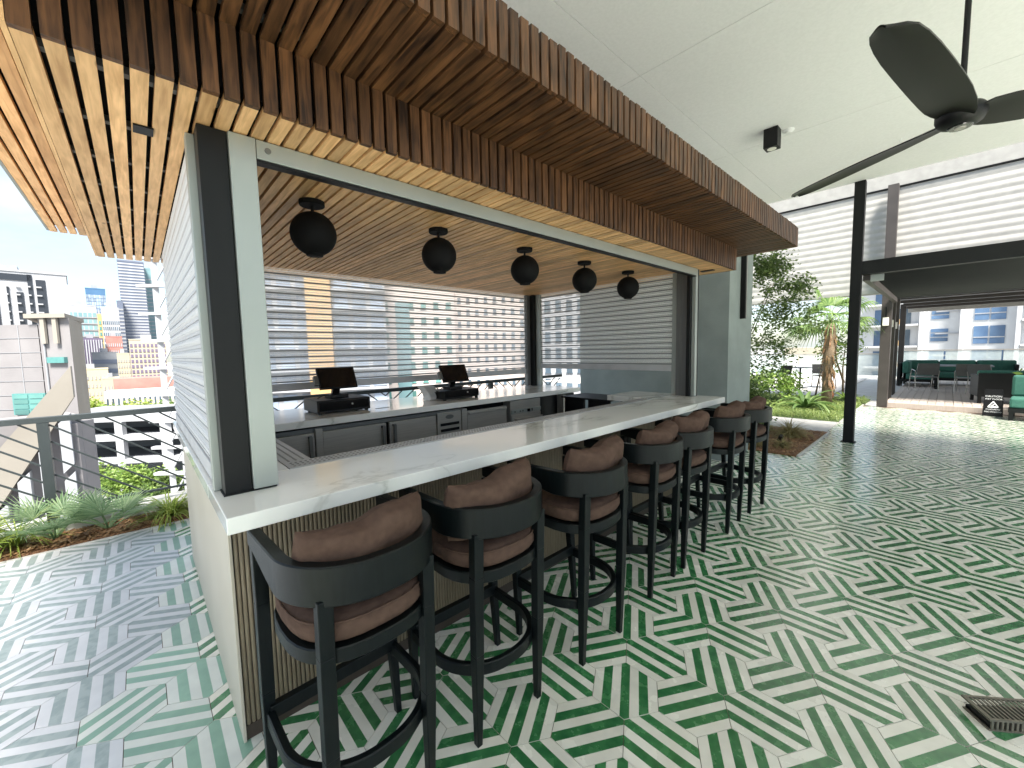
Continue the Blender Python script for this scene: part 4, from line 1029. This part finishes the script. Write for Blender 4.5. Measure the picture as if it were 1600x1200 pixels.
for i in range(4):
    for j in range(2):
        wallquad('pane', 'c_glass_g', (onF(4.2-j*1.12,.23).x,onF(4.2-j*1.12,.23).y), (onF(3.2-j*1.12,.23).x,onF(3.2-j*1.12,.23).y), -2.18+i*.36, -1.9+i*.36, .02)
pv = MB(); pv.tube([onF(1.75,.12)+V(0,0,-9), onF(1.75,.12)+V(0,0,3.2)], .05, 6); pv.build('downpipe', 'c_grey', nb)
# sloping stair parapet with fins below
sw = thing('stair_wing', 'low white wing with sloping parapet and vertical fins behind the railing', 'building', (-5,32,G0))
g = MB(); n3 = V(.68,.73,0)
pa, pb = V(-2.75,32.6,0), V(-9.0,30.9,0)
g.add([pb+V(0,0,-8.3),pa+V(0,0,1.2),pa+V(0,0,-.5),pb+V(0,0,-12.0),pb+V(.1,.5,-8.3),pa+V(.02,.5,1.2),pa+V(.02,.5,-.5),pb+V(.1,.5,-12.0)], [(0,1,2,3),(7,6,5,4),(0,4,5,1),(3,2,6,7),(1,5,6,2),(0,3,7,4)]); g.build('sloping_parapet', 'c_beige', sw)
wallquad('wall', 'c_conc', (-9,31.6), (-2.6,33.3), G0, -1.6, 3, sw)
for k in range(8):
    t_ = k/8; A_ = pb.lerp(pa, t_+.02); zt = -11.7+11.2*(t_+.02)
    for s_ in range(4):
        q = MB(); x, y = A_.x, A_.y; z = zt-.2-s_*3.2
        q.add([V(x,y,z),V(x+.42,y+.10,z+.45),V(x+.42,y+.10,z-2.3),V(x,y,z-2.75),V(x,y+1,z),V(x+.42,y+1.1,z+.45),V(x+.42,y+1.1,z-2.3),V(x,y+1,z-2.75)], [(0,3,2,1),(4,5,6,7),(0,1,5,4),(3,7,6,2),(1,2,6,5),(0,4,7,3)]); q.build('fin', 'c_white', sw)
wallquad('end_wall', 'c_conc', (-2.75,32.9), (-2.2,34.6), G0, -2.0, 1, sw)

bw = bld('apartment_tower', 'white tower with black vertical window strips on the left skyline', (-62,293), (-19.9,254.6), 30, G0, 37, 'c_white', roof=True)
for k,(s,w_0,z0_,z1_) in enumerate([(3,1.6,0,30),(10,1.6,0,30),(16.5,1.1,0,30),(22,.7,0,30),(27,2.6,0,30),(36,.8,0,30),(41,2.2,0,28),(47.5,1.6,0,36),(52,3.2,0,34)]):
    q = MB(); s *= .48; q.box(s,-.3,2,s+w_0*.8,0,61-(37-z1_)*.9); o = link('window_strip', q.mesh('window_strip','c_dark'), bw)
    for j in range(16): q = MB(); q.box(s-.2,-.9,4+j*3.4,s+w_0*.45,-.31,4.5+j*3.4); link('balcony', q.mesh('balcony','c_white'), bw)
q = MB(); q.box(8,-.3,57.5,24,0,60); link('louvre_band', q.mesh('louvre_band','c_dark'), bw)
bld('glass_tower', 'blue glass tower in the distance left of the tall grey one', (-33.8,585.5), (-19.3,572), 22, G0, 70, 'c_blue', rows=26, cols=8, wmat='c_glass_b', ww=.86, wh=.8)
bld('apartment_block', 'white and teal apartment block with an orange edge', (-31.2,388), (-17.6,375.3), 20, G0, 35.5, 'c_white', rows=14, cols=6, wmat='c_teal', ww=.75, wh=.6, bal=.6)
bld('apartment_block', 'slim orange strip block beside the teal windows', (-17.4,374), (-15.3,372), 14, G0, 30, 'c_orange', rows=14, cols=1, wmat='c_glass_g', ww=.5)
bld('office_block', 'white office block with dark penthouse band and small windows', (-14.8,360), (-6.8,351.3), 20, G0, 32.5, 'c_white', rows=14, cols=9, wmat='c_glass', ww=.5, wh=.5, top=.12)
bld('office_block', 'reddish window grid block below the white office block', (-13.0,330), (-5.9,323), 12, G0, 14, 'c_red', rows=9, cols=8, wmat='c_white', ww=.4, wh=.4)
bld('office_block', 'dark striped office block with white vertical piers', (-23,323), (-13.5,314), 20, G0, 12.6, 'c_purple', piers=(9,.42,'c_white'))
bld('skyscraper', 'tallest grey blue skyscraper with horizontal bands', (-6.5,424), (7.9,410.5), 26, G0, 72, 'c_bluegrey', rows=44, cols=1, wmat='c_white', ww=.98, wh=.34, top=.0)
bld('skyscraper', 'pale teal glass tower against the right flank of the skyscraper', (8.1,438), (15.5,431), 24, G0, 71, 'c_teal', rows=30, cols=4, wmat='c_white', ww=.9, wh=.2)
bld('skyscraper', 'lower shoulder of dark glass left of the skyscraper', (-8.5,405), (-5.2,402), 20, G0, 42, 'c_bluegrey', rows=24, cols=1, wmat='c_grey', ww=.96, wh=.4)
bld('hotel', 'cream hotel with a regular grid of dark windows', (-2.4,235.3), (9.0,225), 18, G0, 9.0, 'c_cream', rows=15, cols=9, wmat='c_purple', ww=.55, wh=.5, top=.03)
bld('hotel_annex', 'lower cream annex with small windows left of hotel', (-6.7,245.6), (-2.6,241.8), 14, G0, 3.6, 'c_cream', rows=11, cols=5, wmat='c_grey', ww=.35, wh=.4)
bld('warehouse', 'low grey rooftop block in the gap before the cream hotel', (-17,292), (-7.2,280.3), 14, G0, 4.6, 'c_grey', rows=6, cols=1, wmat='c_bluegrey', ww=.95, wh=.4)
bld('low_building', 'orange cream low building with small windows', (-18,221), (-8.5,212.5), 12, G0, -2.2, 'c_yellow', rows=7, cols=9, wmat='c_grey', ww=.3, wh=.35)
bld('low_building', 'pale cream low building next to the red one', (-10,207), (-5.4,201), 12, G0, -5.5, 'c_cream', rows=5, cols=5, wmat='c_grey', ww=.3, wh=.35)
rb = bld('courthouse', 'red and pink civic building with arched windows beyond the trees', (-6.9,197), (9,181.5), 16, G0, -5, 'c_red', rows=2, cols=12, wmat='c_white', ww=.4, wh=.25, roof=False)
bld('courthouse_wing', 'pink lower wing in front of the red civic building', (-9,188), (8.5,171), 8, G0, -8.3, 'c_pink', rows=3, cols=14, wmat='c_glass', ww=.35, wh=.5, roof=False)
# parking deck and street below
gd = thing('parking_deck', 'white open parking deck with thick beams under the railing', 'car park', (-8,108,G0))
for j,(z,zz) in enumerate(((-9.7,-8.6),(-13.2,-12.2),(-17.4,-16.6))):
    wallquad('beam', 'c_white', (-22,114), (14,88), z, zz, 3, gd); wallquad('deck', 'c_grey', (-22,116), (14,90), z-.3, z-.02, 26, gd)
for k in range(7): A_ = V(-22,114,0).lerp(V(14,88,0), k/6); wallquad('pillar', 'c_white', (A_.x,A_.y), (A_.x+1,A_.y-.7), G0, -9, 1, gd)
wallquad('back_wall', 'c_grey', (-20,132), (16,106), G0, -9.0, 1, gd)
cs = bld('annex_roof', 'pale flat roofed building with long roof lines below the trees', (-9,74), (6,62), 14, G0, -19.5, 'c_white', roof=False)
for k in range(5): q = MB(); q.box(0,1+k*2.4,4.5,19,1.3+k*2.4,4.62); link('roof_seam', q.mesh('roof_seam','c_grey'), cs)
# trees in the city
def ctree(label, x, y, z0, z1, R, n=900, m='leaf_tree', size=.45, grp='street trees below the railing'):
    h = z1-z0; cr_ = [((x+random.uniform(-.5,.5)*R, y+random.uniform(-.5,.5)*R, z0+h*random.uniform(.62,.86)), R*random.uniform(.5,.8), h*.2, n//6) for _ in range(6)]
    return tree('street_tree', label, (x,y,z0), [[(x,y,z0),(x+.2,y,z0+h*.4),(x+.5,y+.3,z0+h*.75)]], cr_, size, m, grp, th=.35)
labs = ['leftmost tree of the far green row, next to concrete tower','second tree from the left in the far green row','middle tree of the far green row before the pink wing','fourth tree in the far green row','rightmost tree of the far green row under the cream hotel']
for k,(x,y) in enumerate(((-16,172),(-10.5,166),(-5.5,161),(-.5,156),(4.5,151))): ctree(labs[k], x, y, G0, -10.2, 4.2, 2600, 'leaf_lime' if k % 2 else 'leaf_bright', .38)
ctree('round bright tree beneath the railing right of its post', -1.2, 80, G0, -14, 4.6, 4200, 'leaf_bright', .28)
ctree('dark green tree beneath the railing near the bar panel', 1.6, 78, G0, -15.2, 3.4, 3200, 'leaf_tree', .28)
ctree('small tree in the gap left of the round bright tree', -6.6, 92, G0, -14.5, 2.4, 1600, 'leaf_bright', .3)
# white trellis tower next to left shutter
tt_ = thing('steel_trellis', 'tall white steel trellis with brackets just left of the side shutter', 'trellis', (.95,18.8,-24))
for px,py in ((.62,18.9),(1.0,18.55)):
    q = MB(); q.bar((px,py,-24),(px,py,5.2),.17,.17,(0,1,0)); q.build('upright', 'c_white', tt_)
for k in range(13):
    z = 5.0-k*.95; q = MB(); q.bar((.18,19.2,z),(1.0,18.5,z),.2,.09); q.build('shelf', 'c_white', tt_)
    q = MB(); q.bar((.62,18.88,z-.85),(.98,18.56,z-.08),.05,.04); q.build('brace', 'c_white', tt_)
# buildings seen through the perforated shutters
P_ = bld('residential_tower', 'blue glazed tower with orange strip behind the rear shutter, left part', (9,77), (27.9,58), 20, G0, 22, 'c_white', rows=15, cols=9, wmat='c_glass_b', ww=.72, wh=.66, bal=1.0)
q = MB(); q.box(11.5,-1.3,0,14.8,0,44); link('orange_strip', q.mesh('orange_strip','c_orange'), P_)
Q_ = bld('residential_tower', 'pink tower with a teal column behind the rear shutter, middle part', (38.2,82.5), (50,71.6), 18, G0, 15.5, 'c_pink', rows=12, cols=6, wmat='c_glass_g', ww=.4, wh=.4)
q = MB(); q.box(3.4,-.6,0,6.2,0,36); link('teal_column', q.mesh('teal_column','c_teal'), Q_)
bld('residential_tower', 'pale pink tower with small windows behind the rear shutter, right part', (53,83), (71.6,65.6), 18, G0, 24, 'c_pink', rows=16, cols=12, wmat='c_glass', ww=.35, wh=.4)
bld('residential_tower', 'white grey apartment tower seen through the right shutter', (52.7,48.8), (66,36.5), 16, G0, 26, 'c_white', rows=16, cols=9, wmat='c_glass', ww=.5, wh=.6)
bld('low_building', 'white low building in front of the tower behind right shutter', (41,30.4), (46.5,25.5), 10, G0, 2.0, 'c_white', rows=1, cols=1, wmat='c_grey', ww=.5, wh=.02, roof=False)
# apartment building behind the lounge
T_ = bld('apartment_building', 'white apartment building with balconies and blue sliding doors beyond lounge', (62,7.5), (77,-9.2), 16, G0, 13, 'c_bright', rows=12, cols=1, wmat='c_white', ww=.01, wh=.01, bal=None)
W_ = 22.4; fh = 2.95
for r in range(7):
    z = 24-4.9+r*fh+.2
    for (x0,x1,kind) in ((2.2,6.0,'b'),(8.0,9.6,'s'),(11.8,14.4,'w'),(16.4,20.0,'b')):
        if kind == 'b':
            q = MB(); q.box(x0-.8,-1.2,z-.25,x1+.9,0,z); link('balcony_slab', q.mesh('balcony_slab','c_bright'), T_)
            q = MB(); q.box(x0,-.1,z,x0+(x1-x0)*.5,-.02,z+2.2); link('door', q.mesh('door','c_glass_t'), T_)
            q = MB(); q.box(x0+(x1-x0)*.54,-.1,z,x1,-.02,z+2.2); link('door', q.mesh('door','c_glass'), T_)
            if r in (1,2,3,4): q = MB(); q.box(x0+(x1-x0)*.6,-.8,z+.02,x0+(x1-x0)*.85,-.5,z+.75); link('balcony_chair', q.mesh('balcony_chair','c_orange'), T_)
        elif kind == 's':
            for zz in (.5,1.1,1.7): q = MB(); q.box(x0,-.1,z+zz,x1,-.02,z+zz+.45); link('window', q.mesh('window','c_glass_t'), T_)
        else:
            for i in range(2): q = MB(); q.box(x0+i*1.35,-.1,z+.1,x0+i*1.35+1.2,-.02,z+2.3); link('window', q.mesh('window','c_glass_t'), T_)
            q = MB(); q.box(x0,-.16,z+.85,x1,-.11,z+.97); link('transom', q.mesh('transom','c_white'), T_)
for x in (7.0,10.7,15.2,21.2): q = MB(); q.box(x,-1.1,0,x+.35,-.01,37); link('fin_wall', q.mesh('fin_wall','c_bright'), T_)
bld('distant_block', 'yellow and white construction block left of the balconied building', (60,14), (66,9.5), 8, G0, 1.2, 'c_cream', rows=10, cols=5, wmat='c_white', ww=.5, wh=.4, roof=False)
bld('distant_block', 'long pale block beyond the garden railing', (55,40), (75,17), 12, G0, .3, 'c_grey', rows=8, cols=12, wmat='c_teal', ww=.6, wh=.4, roof=False)
